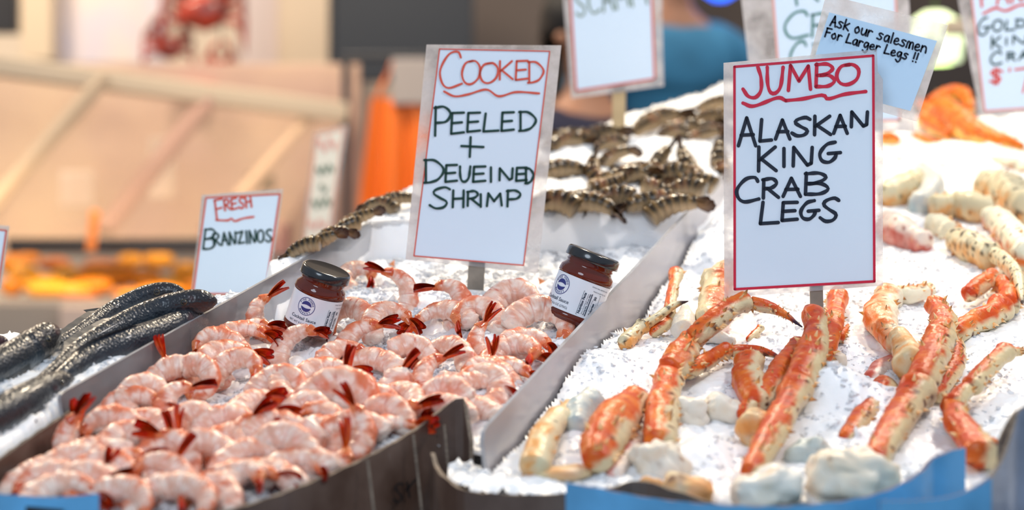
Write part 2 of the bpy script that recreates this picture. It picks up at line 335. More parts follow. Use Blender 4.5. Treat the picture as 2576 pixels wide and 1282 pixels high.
for (x0, y0, x1, y1, d) in ((925, 1150, 945, 1320, 1.81), (1040, 1085, 1065, 1320, 1.866), (1118, 1060, 1140, 1320, 1.883)):
    seam(P(x0, y0+8, d-.009), P(x1, y1, d-.012), bx)
bx2 = empty('cardboard_box', (.15, 1.73, icez(1.73)-.13), 'dark cardboard box with a thin pale rim at the front of the crab ice', 'box')
ribbon('front_wall', [P(1088, 1138, 1.848), P(1098, 1170, 1.83), P(1112, 1192, 1.80), P(1138, 1212, 1.78), P(1168, 1232, 1.766), P(1240, 1240, 1.76), P(1330, 1244, 1.755), P(1430, 1240, 1.755), P(1530, 1228, 1.757), P(1610, 1208, 1.765), P(1720, 1240, 1.74), P(1900, 1290, 1.73), P(2200, 1300, 1.73)], .15, M_card, M_cardedge, bx2)
fl = empty('blue_carton', (.33, 1.7, icez(1.7)-.10), 'bright blue waxed carton wrapped round the front of the crab ice', 'carton')
ribbon('outer_wall', [P(1424, 1214, 1.715), P(1500, 1226, 1.71), P(1560, 1238, 1.705), P(1640, 1252, 1.70), P(1760, 1265, 1.695), P(1900, 1272, 1.69), P(2040, 1268, 1.69), P(2160, 1252, 1.695), P(2240, 1228, 1.71), P(2310, 1190, 1.73), P(2342, 1155, 1.745), P(2372, 1140, 1.75), P(2425, 1124, 1.765)], .16, M_blue, M_blueedge, fl, raw=False)
fl2 = empty('blue_carton', (.42, 1.65, icez(1.65)-.08), 'second blue carton with a pale grey flap standing up at one end', 'carton')
ribbon('front_flap', [P(2212, 1258, 1.655), P(2290, 1258, 1.655), P(2380, 1250, 1.66), P(2440, 1230, 1.665), P(2490, 1200, 1.675)], .12, M_blue, M_blueedge, fl2)
M_greyblue = mat('grey_waxed_flap', (.26, .31, .42), .35, var=.4, vscale=20, coat=.3)
ribbon('standing_flap', [P(2488, 1202, 1.676), P(2515, 1160, 1.69), P(2535, 1110, 1.70), P(2550, 1060, 1.71), P(2560, 1032, 1.715), P(2600, 1010, 1.72)], .12, M_greyblue, M_cardedge, fl2)
ribbon('inner_flap', [P(2512, 1108, 1.74), P(2535, 1062, 1.745), P(2556, 1032, 1.75)], .035, M_card, M_cardedge, fl2)
fl3 = empty('blue_carton_flap', (-.4, 1.7, icez(1.7)-.06), 'small blue carton flap at the corner of the shrimp box', 'carton')
ribbon('flap', [P(-60, 1236, 1.69), P(20, 1243, 1.69), P(90, 1248, 1.69), P(170, 1248, 1.69), P(250, 1240, 1.69)], .09, M_blue, M_blueedge, fl3)
M_black = mat('black_rubber', (.01, .01, .012), .5)
link('printed_mark', mkmesh('printed_mark', [tuple(P(*q)-fl3.location) for q in ((65, 1272, 1.683), (160, 1281, 1.683), (160, 1310, 1.683), (62, 1310, 1.683))], [(0, 1, 2, 3)], M_black, smooth=False), fl3)
# wooden slatted crate glimpsed beyond the carton, one slat at a time
M_wood = mat('weathered_wood', (.36, .23, .13), .7, var=.5, vscale=25)
cr = empty('wooden_crate', (P(2540, 1250, 1.76).x, 1.76, .55), 'weathered wooden slatted crate below the end of the blue carton', 'crate')
for i in range(6):
    x = P(2490+i*34, 1250, 1.76).x-cr.location.x
    box('slat', (x, -.01, 0), (x+.0095, .004, icez(1.76)-.04-.55), M_wood, cr, .0008)
box('rail', (-.05, .004, .02), (.06, .016, .06), M_wood, cr, .001)
# ------------------------------------------------------------ hand-lettered signs
ST = {
'A': [[(0, 1), (.48, 0), (1, 1)], [(.16, .62), (.86, .6)]],
'B': [[(.04, 0), (0, 1)], ['c', (0, .03), (.6, 0), (.9, .2), (.55, .44), (.08, .5)], ['c', (.08, .5), (.7, .5), (1, .74), (.65, .97), (0, 1)]],
'C': [['c', (.95, .16), (.82, 0), (.4, .08), (.02, .5), (.1, .86), (.4, 1), (1, .88)]],
'D': [[(.08, 0), (.08, .97)], ['c', (0, .02), (.55, .04), (1, .42), (.75, .82), (.35, .97), (0, 1)]],
'E': [[(.08, .02), (0, 1)], [(.08, .02), (1, 0)], [(.05, .5), (.85, .46)], [(0, 1), (1, .93)]],
'F': [[(.08, .02), (0, 1)], [(.0, .03), (1, 0)], [(.05, .48), (.8, .44)]],
'G': [['c', (.75, 0), (.35, .12), (.03, .55), (.12, .92), (.45, 1), (.72, .8), (.8, .6)], [(.42, .57), (1, .52)]],
'H': [[(.05, 0), (0, 1)], [(.95, 0), (.92, 1)], [(.04, .5), (.94, .47)]],
'I': [[(.5, 0), (.5, 1)]],
'J': [['c', (.7, 0), (.85, .35), (.85, .75), (.6, .98), (.25, .95), (0, .72)]],
'K': [[(.06, 0), (.04, 1)], [(.95, 0), (.08, .55)], [(.2, .5), (1, .98)]],
'L': [[(.15, 0), (0, .98), (1, .93)]],
'M': [[(0, 1), (.1, 0), (.48, .62), (.9, .02), (1, .95)]],
'N': [[(.02, 1), (.05, 0), (.75, .95), (.95, .85), (1, 0)]],
'O': [['c', (.6, .02), (.2, .12), (0, .55), (.15, .92), (.5, 1), (.9, .75), (1, .3), (.75, .03), (.42, .05)]],
'P': [[(.08, 0), (.04, 1)], ['c', (0, .04), (.6, 0), (1, .22), (.75, .5), (.1, .56)]],
'R': [[(.06, .05), (.03, 1)], ['c', (0, .06), (.6, 0), (.88, .22), (.6, .45), (.12, .52)], [(.3, .5), (1, .96)]],
'S': [['c', (1, .1), (.75, 0), (.3, .12), (.2, .3), (.5, .5), (.85, .7), (.7, .94), (.3, 1), (0, .85)]],
'U': [['c', (0, 0), (.02, .6), (.2, .95), (.55, .97), (.85, .7), (1, 0)]],
'Z': [[(0, .1), (.85, 0), (.1, .95), (1, .9)]], '2': [['c', (0, .25), (.35, 0), (.85, .12), (.6, .6), (.05, .98)], [(.05, .98), (1, .92)]],
'+': [[(0, .45), (1, .5)], [(.42, 0), (.38, 1)]], '$': [['c', (1, .2), (.5, .1), (.1, .3), (.8, .6), (.6, .88), (0, .8)], [(.4, 0), (.35, 1)], [(.65, 0), (.6, 1)]],
'7': [[(0, .08), (1, 0), (.55, 1)]], "'": [[(.5, 0), (.45, .25)]],
'!': [[(.6, 0), (.45, .68)], [(.4, .97), (.42, 1)]], '~': [['c', (0, .4), (.3, 0), (.6, .9), (1, .4)]],
'a': [['c', (.9, .45), (.5, .38), (.1, .65), (.25, .98), (.7, .9), (.9, .5)], [(.9, .42), (1, 1)]],
's': [['c', (.95, .42), (.5, .36), (.2, .5), (.8, .75), (.6, .98), (0, .93)]],
'k': [[(.1, 0), (.05, 1)], [(.9, .3), (.15, .65), (1, 1)]], 'o': [['c', (.5, .38), (.05, .65), (.4, 1), (.9, .75), (.55, .38)]],
'u': [['c', (.05, .4), (.1, .85), (.5, 1), (.9, .7), (.95, .4)], [(.95, .4), (1, 1)]], 'r': [[(.1, .4), (.1, 1)], ['c', (.1, .62), (.5, .4), (1, .45)]],
'l': [[(.5, 0), (.5, 1)]], 'e': [['c', (.1, .72), (.85, .62), (.6, .38), (.15, .55), (.15, .9), (.6, 1), (1, .88)]],
'm': [['c', (0, 1), (.08, .42), (.4, .45), (.45, 1)], ['c', (.45, 1), (.52, .45), (.88, .42), (1, 1)]], 'n': [['c', (.05, 1), (.08, .4)], ['c', (.08, .6), (.5, .38), (.9, .55), (1, 1)]],
'g': [['c', (.9, .42), (.4, .38), (.1, .65), (.4, .95), (.9, .6)], ['c', (.9, .42), (.95, 1.2), (.55, 1.5), (.05, 1.3)]],
'f': [['c', (.9, .1), (.5, .05), (.4, .5), (.35, 1)], [(.1, .45), (.8, .42)]],
}
def strokes_px(ch, x0, y0, x1, y1, sh=0):
    out = []
    for s in ST[ch]:
        c = s[0] == 'c'; p = s[1:] if c else s
        q = [((x0+(x1-x0)*u+sh*(1-v_)*(y1-y0)), y0+(y1-y0)*v_) for u, v_ in p]
        out.append(catmull(q, 26) if c else np.array(q, float))
    return out
def stroke_mesh(lines, wd):
    """flat marker strokes with round ends, in pixel coordinates; wd = width"""
    V = []; F = []
    for s in lines:
        s = np.asarray(s, float); n = len(s); T = np.gradient(s, axis=0); 
        if n > 2 and n < 6:   # sharp polylines: each piece its own bar
            for a, b in zip(s[:-1], s[1:]): 
                v, f = stroke_mesh([np.array([a, b])], wd); F += [tuple(i+len(V) for i in q) for q in f]; V += v
            continue
        T /= np.linalg.norm(T, axis=1)[:, None]+1e-9; N = np.stack([-T[:, 1], T[:, 0]], 1)*wd/2; b0 = len(V)
        wv = (1+.12*np.sin(np.arange(n)*.9+b0))[:, None] if n > 5 else 1
        V += [tuple(q) for q in (s+N*wv)]+[tuple(q) for q in (s-N*wv)]
        F += [(b0+i, b0+i+1, b0+n+i+1, b0+n+i) for i in range(n-1)]
        for e, sg in ((0, -1), (n-1, 1)):
            a = [tuple(s[e]+N[e]*math.cos(t)+T[e]*sg*wd/2*math.sin(t)) for t in np.linspace(0, math.pi, 7)]
            b1 = len(V); V += a; F.append(tuple(range(b1, b1+7)))
    return V, F
class Plane:
    def __init__(s, px, py, d, yaw=0, pitch=0):
        s.o = P(px, py, d); s.n = Euler((math.radians(pitch), 0, math.radians(yaw))).to_matrix() @ Vector((0, -1, 0))
    def __call__(s, px, py, off=0):
        r = ray(px, py); c = Vector((0, 0, CZ)); t = (s.o+s.n*off-c).dot(s.n)/r.dot(s.n); return c+r*t
M_paper = mat('white_sign_paper', (.74, .87, 1.0), .4)
M_red = mat('red_marker', (.62, .012, .05), .4); M_red2 = mat('orange_red_marker', (.70, .10, .06), .4); M_blk = mat('black_marker', (.006, .012, .03), .35); M_grn = mat('dark_green_marker', (.01, .05, .04), .4)
M_sleeve = film('plastic_sleeve', .66, (.80, .78, .80), .1, -.12, .5, 26, .5)
M_tape = film('clear_tape_edge', .5, (.85, .84, .86), .1, -.05, .3, 60, .5)
M_stick = mat('grey_wooden_stake', (.30, .26, .21), .6, var=.35, vscale=30); M_stick2 = mat('pale_wooden_stake', (.62, .45, .24), .6, var=.2, vscale=30)
def quad_sheet(name, pl, px, off, th, m, parent):
    v = [pl(x, y, off)-parent.location for x, y in px]+[pl(x, y, off-th)-parent.location for x, y in px]
    k = len(px); f = [list(range(k))[::-1], list(range(k, 2*k))]+[(i, (i+1) % k, k+(i+1) % k, k+i) for i in range(k)]
    return link(name, mkmesh(name, v, f, m, smooth=False), parent)
def marks(name, pl, lines, wd, off, m, parent):
    V, F = stroke_mesh(lines, wd); v = [pl(x, y, off)-parent.location for x, y in V]
    return link(name, mkmesh(name, v, F, m, smooth=False), parent)
def sign(name, pl, paper, sleeve, words, label, bw, bmat, stake=None, stakem=None, base=None, border=True, papm=None):
    base = base or pl(*[sum(q[i] for q in paper)/len(paper) for i in (0, 1)])
    root = empty(name, base, label, 'sign')
    quad_sheet('paper', pl, paper, 0, .0008, papm or M_paper, root)
    if sleeve: quad_sheet('sleeve', pl, sleeve, -.0012, .0006, M_sleeve, root)
    if border:
        c = np.mean(paper, axis=0); q = [np.array(p)+(c-np.array(p))/np.linalg.norm(c-np.array(p))*bw*.7 for p in paper]
        ln = [np.array([q[i], q[(i+1) % len(q)]]) for i in range(len(q))]
        marks('red_border', pl, ln, bw, .0006, bmat, root)
    for (nm, lines, wd, m) in words: marks(nm, pl, lines, wd, .0008, m, root)
    if stake:
        (x0, y0), (x1, y1), wpx = stake; a = pl(x0, y0, -.005); dd = (pl.o-Vector((0, 0, CZ))).y
        b = I(x1, y1, -.02) if base is None else Vector(base)-Vector((0, 0, .03)); b = Vector((pl(x1, y1, -.005).x, a.y, b.z))
        o = beam('stake', a-root.location, b-root.location, wpx*a.y/FP, .004, stakem or M_stick, root, up=Vector((0, 1, 0)))
    return root
def word(s, boxes, z, ox, oy, sh=0):
    out = []
    for ch, (a, b, c, d) in zip(s, boxes): out += strokes_px(ch, ox+a/z, oy+b/z, ox+c/z, oy+d/z, sh)
    return out
def line_text(s, p0, p1, h, adv=.62, gap=.3):
    """handwriting along a baseline p0 -> p1, letter height h (pixels)"""
    wid = {' ': .55, 'm': 1.25, 'M': 1.2, 'l': .35, '!': .35, 'I': .3, 'r': .8, "'": .3}
    ws = [wid.get(c, 1.) for c in s]; tot = sum(ws)+gap*(len(s)-1); p0 = np.array(p0, float); p1 = np.array(p1, float); d = (p1-p0)/tot; u = (p1-p0)/np.linalg.norm(p1-p0); n = np.array([u[1], -u[0]])
    out = []; x = 0
    for c, w_ in zip(s, ws):
        if c != ' ':
            for st in ST[c]:
                cv = st[0] == 'c'; q = st[1:] if cv else st; pts = [p0+d*(x+w_*a)+n*h*(1-b) for a, b in q]
                out.append(catmull(pts, 18) if cv else np.array(pts))
        x += w_+gap
    return out
def zp(pts, z, ox, oy): return np.array([(ox+a/z, oy+b/z) for a, b in pts])
# cooked shrimp sign
z, ox, oy = 2.069, 960, 80; pl = Plane(1200, 400, 2.33, 8)
W = [('red_lettering', word('COOKED', [(303, 103, 418, 292), (418, 148, 512, 272), (512, 160, 605, 266), (612, 152, 682, 248), (698, 150, 760, 250), (762, 155, 843, 265)], z, ox, oy)+[catmull(zp([(325, 310), (380, 335), (450, 325), (545, 300), (610, 335), (700, 313), (820, 320)], z, ox, oy), 40)], 5.4, M_red2),
 ('black_lettering', word('PEELED+DEUEINEDSHRIMP', [(275, 390, 358, 540), (362, 420, 428, 530), (446, 420, 512, 520), (530, 425, 608, 520), (624, 418, 688, 515), (716, 415, 803, 515), (415, 548, 530, 650),
   (222, 665, 323, 785), (332, 692, 392, 780), (408, 700, 462, 780), (476, 700, 540, 780), (562, 705, 576, 780), (612, 710, 682, 772), (700, 706, 755, 775), (748, 710, 790, 788),
   (250, 808, 355, 918), (370, 825, 430, 912), (446, 828, 508, 905), (510, 845, 522, 910), (548, 840, 625, 906), (652, 825, 722, 908)], z, ox, oy), 6.4, M_grn)]
s1 = I(1193, 738)
sign('price_sign', pl, [(1105, 121), (1384, 127), (1318, 669), (1040, 645)], [(1073, 112), (1412, 114), (1353, 686), (1020, 652)], W, 'tall white sign in a clear sleeve reading COOKED PEELED + DEVEINED SHRIMP', 3.2, M_red2, ((1206, 560), (1191, 738), 42), M_stick, s1)
# jumbo sign
z, ox, oy = 1.885, 1780, 100; pl = Plane(2040, 430, 2.2, -4)
W = [('red_lettering', word('JUMBO', [(168, 128, 268, 275), (283, 130, 358, 255), (383, 122, 488, 240), (514, 115, 602, 222), (612, 115, 717, 212)], z, ox, oy)+[zp(catmull([(168, 300), (220, 314), (330, 275), (370, 288)], 20), z, ox, oy), zp(catmull([(370, 288), (450, 280), (545, 262), (572, 280), (650, 258), (750, 245)], 26), z, ox, oy)], 9, M_red),
 ('black_lettering', word('ALASKANKINGCRABLEGS', [(146, 370, 228, 502), (248, 378, 303, 482), (322, 380, 390, 470), (400, 368, 485, 455), (504, 362, 583, 450), (598, 358, 662, 443), (680, 342, 758, 412),
   (238, 508, 325, 622), (352, 515, 372, 600), (404, 510, 496, 598), (530, 485, 630, 580), (137, 652, 243, 768), (262, 658, 336, 750), (358, 656, 440, 742), (464, 632, 572, 732),
   (250, 770, 335, 873), (353, 770, 425, 856), (440, 762, 528, 850), (534, 750, 622, 860)], z, ox, oy), 9.0, M_blk)]
sign('price_sign', pl, [(1845, 164), (2199, 136), (2202, 711), (1846, 731)], [(1820, 158), (2206, 124), (2208, 180), (2221, 200), (2221, 718), (1822, 749)], W, 'large white sign in a clear sleeve reading JUMBO ALASKAN KING CRAB LEGS', 6.5, M_red, ((2050, 560), (2056, 770), 33), M_stick, I(2056, 772))
# blue card tucked behind it
M_bpaper = mat('pale_blue_card', (.55, .76, .97), .35); pl = Plane(2190, 160, 2.23, 0)
W = [('black_lettering', line_text('Ask our salesmen', (2088, 64), (2328, 133), 26)+line_text('For Larger Legs !!', (2075, 92), (2306, 157), 23), 4.4, M_blk)]
sign('note_card', pl, [(2086, 31), (2357, 103), (2290, 279), (2210, 258), (2030, 205)], [(2078, -14), (2385, 63), (2307, 306), (2016, 226)], W, 'tilted pale blue card reading Ask our salesmen For Larger Legs, behind the big crab sign', 1, M_blk, None, border=False, papm=M_bpaper)
# scampi sign
pl = Plane(1545, 60, 2.95, 0)
W = [('faded_lettering', line_text('SCAMPI', (1452, 42), (1632, 8), 62), 6, mat('faded_green_marker', (.28, .36, .30), .5))]
sign('price_sign', pl, [(1430, -60), (1640, -60), (1650, 201), (1447, 232)], [(1412, -60), (1665, -60), (1670, 217), (1437, 248)], W, 'white sign on a pale wooden stake reading SCAMPI, stuck in the shellfish ice', 5.5, M_red2, ((1558, 150), (1556, 345), 33), M_stick2, P(1556, 345, 2.96))
# branzinos sign
pl = Plane(595, 615, 2.52, 14)
W = [('red_lettering', line_text('RESH', (566, 529), (634, 520), 27)+line_text('F', (546, 552), (566, 549), 50)+[catmull([(544, 553), (572, 554), (583, 549), (590, 556), (612, 549), (638, 545)], 24)], 5, M_red2),
 ('black_lettering', line_text('RANZINOS', (538, 618), (685, 607), 31)+strokes_px('B', 511, 576, 540, 626, .1), 5.2, M_grn)]
sign('price_sign', pl, [(517, 495), (706, 486), (668, 742), (484, 740)], [(508, 490), (713, 474), (674, 752), (479, 748)], W, 'small white sign reading FRESH BRANZINOS, standing behind the dark fish', 4, M_red2, ((600, 700), (598, 760), 40), M_stick2, P(598, 765, 2.52))
# blurred sign further back
pl = Plane(815, 460, 3.6, 30); M_bp = mat('blurred_sign_paper', (.80, .77, .68), .5)
W = [('red_lettering', line_text('~~', (808, 390), (850, 380), 40)+line_text('~~', (782, 585), (822, 578), 30), 5, mat('pale_red_marker', (.75, .35, .3), .5)), ('dark_lettering', line_text('~~~', (800, 445), (842, 435), 26)+line_text('~', (808, 488), (825, 485), 24)+line_text('~~~', (790, 530), (836, 520), 28), 5, mat('pale_green_marker', (.2, .26, .2), .5))]
sign('price_sign', pl, [(797, 338), (866, 320), (826, 600), (765, 610)], [(790, 332), (876, 314), (832, 606), (757, 616)], W, 'narrow blurred white sign turned aside, behind the FRESH BRANZINOS sign', 4, mat('pale_red_border', (.8, .4, .3), .5), ((795, 600), (795, 700), 22), M_stick2, Vector((P(795, 700, 3.6).x, 3.6, .03)), papm=M_bp)
# rear crab sign
pl = Plane(2090, 60, 2.72, 0); M_teal = mat('teal_marker', (.06, .22, .17), .4)
W = [('green_lettering', strokes_px('C', 1974, 28, 2034, 96)+strokes_px('R', 2042, 34, 2090, 92)+strokes_px('C', 1988, 104, 2030, 170)+strokes_px('R', 2046, 108, 2092, 165)+[np.array([(2000, -20), (2005, 12)]), np.array([(2040, -16), (2058, 2)])], 6, M_teal)]
sign('price_sign', pl, [(1938, -60), (2254, -60), (2266, 306), (1966, 306)], [(1858, -60), (2284, -60), (2302, 330), (1902, 330)], W, 'white sign in a wide sleeve partly hidden behind the blue card and big crab sign', 6, mat('salmon_border', (.85, .42, .36), .5), ((2120, 200), (2120, 520), 36), M_stick2, P(2120, 520, 2.72))
# golden king crab sign
pl = Plane(2520, 120, 2.78, -6)
W = [('red_lettering', line_text('FAN', (2470, 16), (2576, 2), 44)+[catmull([(2474, 34), (2505, 20), (2530, 27), (2570, 12), (2620, 20)], 24)], 6, mat('bright_red_marker', (.78, .06, .04), .4)),
 ('green_lettering', strokes_px('G', 2460, 44, 2492, 88)+strokes_px('O', 2498, 50, 2522, 78)+strokes_px('L', 2530, 52, 2552, 76)+strokes_px('D', 2556, 49, 2582, 68)+strokes_px('K', 2494, 92, 2518, 122)+strokes_px('I', 2528, 96, 2536, 112)+strokes_px('N', 2548, 90, 2582, 110)+strokes_px('C', 2492, 130, 2520, 162)+strokes_px('R', 2534, 132, 2554, 152)+strokes_px('A', 2564, 128, 2588, 150), 5, M_grn),
 ('red_price', strokes_px('$', 2490, 172, 2522, 212)+strokes_px("'", 2536, 172, 2544, 200)+strokes_px('7', 2554, 170, 2590, 232), 5, mat('price_red_marker', (.8, .07, .05), .4))]
sign('price_sign', pl, [(2437, -60), (2680, -60), (2680, 268), (2476, 282)], [(2398, -60), (2720, -60), (2720, 276), (2466, 292)], W, 'white sign reading GOLDEN KING CRAB with a red price, above the orange crab', 4.5, mat('pink_border', (.85, .32, .30), .5), ((2630, 250), (2630, 420), 36), M_stick2, P(2630, 430, 2.78))
# sliver of another sign at the edge
pl = Plane(-30, 640, 2.45, 10)
sign('price_sign', pl, [(-150, 560), (18, 578), (-2, 716), (-165, 712)], [(-160, 552), (24, 568), (4, 726), (-172, 722)], [], 'edge of a white sign cut off beside the single dark fish head', 4, M_red2, ((-90, 700), (-90, 860), 22), M_stick2, P(-90, 870, 2.45))
# ------------------------------------------------------------ pink peeled shrimp
M_shr = mat('shrimp_flesh', attr=True, rough=.32, sss=.25, sssr=(.008, .004, .003), bump=.5, bscale=220, coat=.12, bdist=.002)
M_shell = mat('red_tail_shell', attr=True, rough=.22, coat=.25, bump=.2, bscale=300, sss=.1, sssr=(.004, .001, .001))
SEG = [0, .17, .33, .49, .64, .78, .9, 1.0]
def shrimp_mesh(curl, seed, L=.098):
    rs = np.random.RandomState(seed); n = 64; t = np.linspace(0, 1, n)
    kap = .55+.9*t; th = math.radians(curl)*(.5-np.r_[0, np.cumsum((kap[1:]+kap[:-1])/2)]/np.sum((kap[1:]+kap[:-1])/2))
    ds = L/(n-1); pts = np.zeros((n, 3)); pts[1:, 0] = np.cumsum(np.cos(th[1:]))*ds; pts[1:, 1] = np.cumsum(np.sin(th[1:]))*ds
    c = (pts.max(0)+pts.min(0))/2; pts -= c
    prof = np.interp(t, [0, .012, .035, .08, .2, .4, .6, .78, .9, 1], [.2, .6, .82, .96, 1.0, .96, .86, .68, .52, .40])*L*.158
    sg = np.zeros(n)
    for a, b in zip(SEG[:-1], SEG[1:]):
        m = (t >= a) & (t <= b); u = (t[m]-a)/(b-a); sg[m] = .085*(np.sin(u*math.pi)**.6-.6)*(1 if a > 0 else .6)
    rad = prof*(1+sg); ref = np.stack([-np.sin(th), np.cos(th), th*0], 1)
    v, f, ca, sa, al = tube(pts, rad, 22, ref, .80)
    i = np.repeat(np.arange(n), 22); out = v-pts[i]
    groove = np.clip((ca-.80)/.2, 0, 1)*np.clip((.62-al)/.3, 0, 1); nz = fbm(v, 120, 3, seed); nz2 = fbm(v, 420, 2, seed+9)
    v = v+out*(-.30*groove[:, None]+.16*nz[:, None]+.06*nz2[:, None]); ragged = (al < .07)
    v[ragged] += out[ragged]*(.35*noise(v[ragged], 260, seed))[:, None]
    # colours: pale flesh, salmon saddle over the back, thin darker lines at the joints
    col_ = np.tile([.78, .43, .31], (len(v), 1)); n1 = fbm(v, 85, 4, seed+2); n2 = fbm(v, 200, 3, seed+4)
    col_ = mixc(col_, [.88, .68, .58], .6+n2*2.2)
    sad = np.clip((ca-.22)*1.4+n1*3.4, 0, 1)*np.clip(.5+al*1.0, 0, 1); col_ = mixc(col_, [.70, .13, .030], sad*.85)
    fr = np.min([np.abs(al-s) for s in SEG[1:-1]], axis=0); col_ = mixc(col_, [.62, .12, .04], np.clip(1-fr/.013, 0, 1)*np.clip(.5+n2*2.2+ca*.3, 0, 1)*.8)
    col_ = mixc(col_, [.80, .20, .06], np.clip((al-.88)/.1, 0, 1)*.9)
    col_ = mixc(col_, [.95, .84, .74], np.clip((.1-al)/.08, 0, 1)*.7); col_ = mixc(col_, [.62, .10, .05], (np.clip(n2-.42, 0, 1)*5)*(ca > -.2))
    body = mkmesh('body', v, f, M_shr, col_)
    # tail: last shell ring and five flaps
    T = np.array([math.cos(th[-1]), math.sin(th[-1]), 0]); U = np.array([-T[1], T[0], 0]); Z = np.array([0, 0, 1.]); e = pts[-1]; Z0_ = e-T*L*.10
    tp = np.array([Z0_+T*L*s_ for s_ in np.linspace(0, .17, 10)]); tr = np.interp(np.linspace(0, 1, 10), [0, .1, .6, 1], [.075, .083, .06, .03])*L
    v2, f2, ca2, sa2, al2 = tube(tp, tr, 16, U, .85); v2 += (v2-np.repeat(tp, 16, 0))*(.12*fbm(v2, 200, 2, seed))[:, None]
    c2 = mixc(np.tile([.74, .22, .07], (len(v2), 1)), [.55, .06, .02], .5+fbm(v2, 160, 3, seed)*1.3); c2 = mixc(c2, [.88, .45, .22], np.clip(ca2-.4, 0, 1)*.6)
    shell = mkmesh('tail_shell', v2, f2, M_shell, c2); flaps = []; spread = rs.uniform(.55, 1.0)
    for k in range(5):
        a = (k-2)*.17*spread; tilt = rs.uniform(-.12, .12)+(.16 if k in (1, 3) else 0); d = T*math.cos(a)+Z*(math.sin(a)*.8+.42)+U*(.28*math.sin(a*1.5)+tilt+.12); d /= np.linalg.norm(d)
        sd = np.cross(d, U); sd /= np.linalg.norm(sd); up = np.cross(sd, d); ln = L*(.31 if k != 2 else .22); wd = L*(.074 if k != 2 else .036); q = []; m = 9
        for side in (1, -1):
            for i_ in range(m):
                s_ = i_/(m-1); w_ = wd*(math.sin(math.pi*min(1, .08+s_*.86))**.55)*(1-.25*s_)
                for j in range(5):
                    y = (j-2)/2; q.append(e+T*L*.02+d*ln*s_+sd*w_*y+up*(w_*.45*(1-y*y)+side*.0006+.0016*s_*math.sin(s_*3)))
        q = np.array(q); F = []
        for sdx in range(2):
            for i_ in range(m-1):
                for j in range(4):
                    a_ = sdx*m*5+i_*5+j; F.append((a_, a_+1, a_+6, a_+5) if sdx == 0 else (a_, a_+5, a_+6, a_+1))
        al3 = np.tile(np.repeat(np.linspace(0, 1, m), 5), 2); c3 = mixc(np.tile([.80, .12, .012], (len(q), 1)), [.50, .008, .008], al3*.9+fbm(q, 180, 3, seed+k)*.9); c3 = mixc(c3, [.12, .03, .02], np.clip((al3-.94)*8, 0, 1)*.5)
        flaps.append(mkmesh('tail_flap', q, F, M_shell, c3))
    return body, shell, flaps
def shrimp_proto(curl, seed):
    b, s, fl = shrimp_mesh(curl, seed); r = empty('cooked_shrimp', (0, 0, 0)); link('body', b, r); ts = link('tail_shell', s, r)
    for q in fl: link('tail_flap', q, ts)
    return r
PR = {'C': [shrimp_proto(a, s) for a, s in ((215, 1), (240, 2), (195, 3), (250, 4), (205, 5))], 'J': [shrimp_proto(a, s) for a, s in ((150, 11), (170, 12), (125, 13), (140, 14))], 'S': [shrimp_proto(a, s) for a, s in ((90, 21), (70, 22))]}
WID = {'C': .047, 'J': .068, 'S': .092}
used_pr = set(); SHR = []
SP = [(-.400, 1.93), (-.440, 1.80), (-.478, 1.60), (-.33, 1.60), (-.255, 1.72), (-.185, 1.785), (-.118, 1.865), (-.060, 1.90), (-.012, 1.90), (.206, 2.54), (-.18, 2.48)]
def put(px, py, size, typ, rot, flip=0, tilt=48, h=.012, yaw=0):
    """one shrimp: size = span in pixels, rot = turn in its own plane, tilt = how far it stands up"""
    d = dice(py, h); p = P(px, py, d); kx = len(SHR); rho = min(.034, size*d/FP*.5)
    for _ in range(12):
        e = lambda a, b: float(edist(np.array([a]), np.array([b]), SP)[0])*(1 if inpoly(np.array([a]), np.array([b]), SP)[0] else -1)
        if p.x > lx(B0, B1, p.y)-.060: p.x -= .006; continue
        if e(p.x, p.y) > rho: break
        gx = (e(p.x+.002, p.y)-e(p.x-.002, p.y)); gy = (e(p.x, p.y+.002)-e(p.x, p.y-.002)); gl = math.hypot(gx, gy)+1e-9; p.x += gx/gl*.004; p.y += gy/gl*.004; p.z += K*gy/gl*.004
    d = p.y; src = PR[typ][kx % len(PR[typ])]
    r = copy_tree(src) if src.name in used_pr else src; used_pr.add(src.name)
    t = math.radians(tilt); X = Vector((1, 0, 0)); V = Vector((0, math.cos(t), math.sin(t))); N = X.cross(V)
    M = Matrix((X, V, N)).transposed(); M = Matrix.Rotation(math.radians(yaw), 3, 'Z') @ M @ Matrix.Rotation(math.radians(rot), 3, 'Z')
    s = size*d/FP/WID[typ]*.95; s = min(max(s, .85), 1.35); sc = Matrix.Diagonal((-s if flip else s, s, s))
    r.matrix_world = Matrix.Translation(p) @ (M @ sc).to_4x4(); SHR.append((r, px, py, typ, rot, flip)); return r
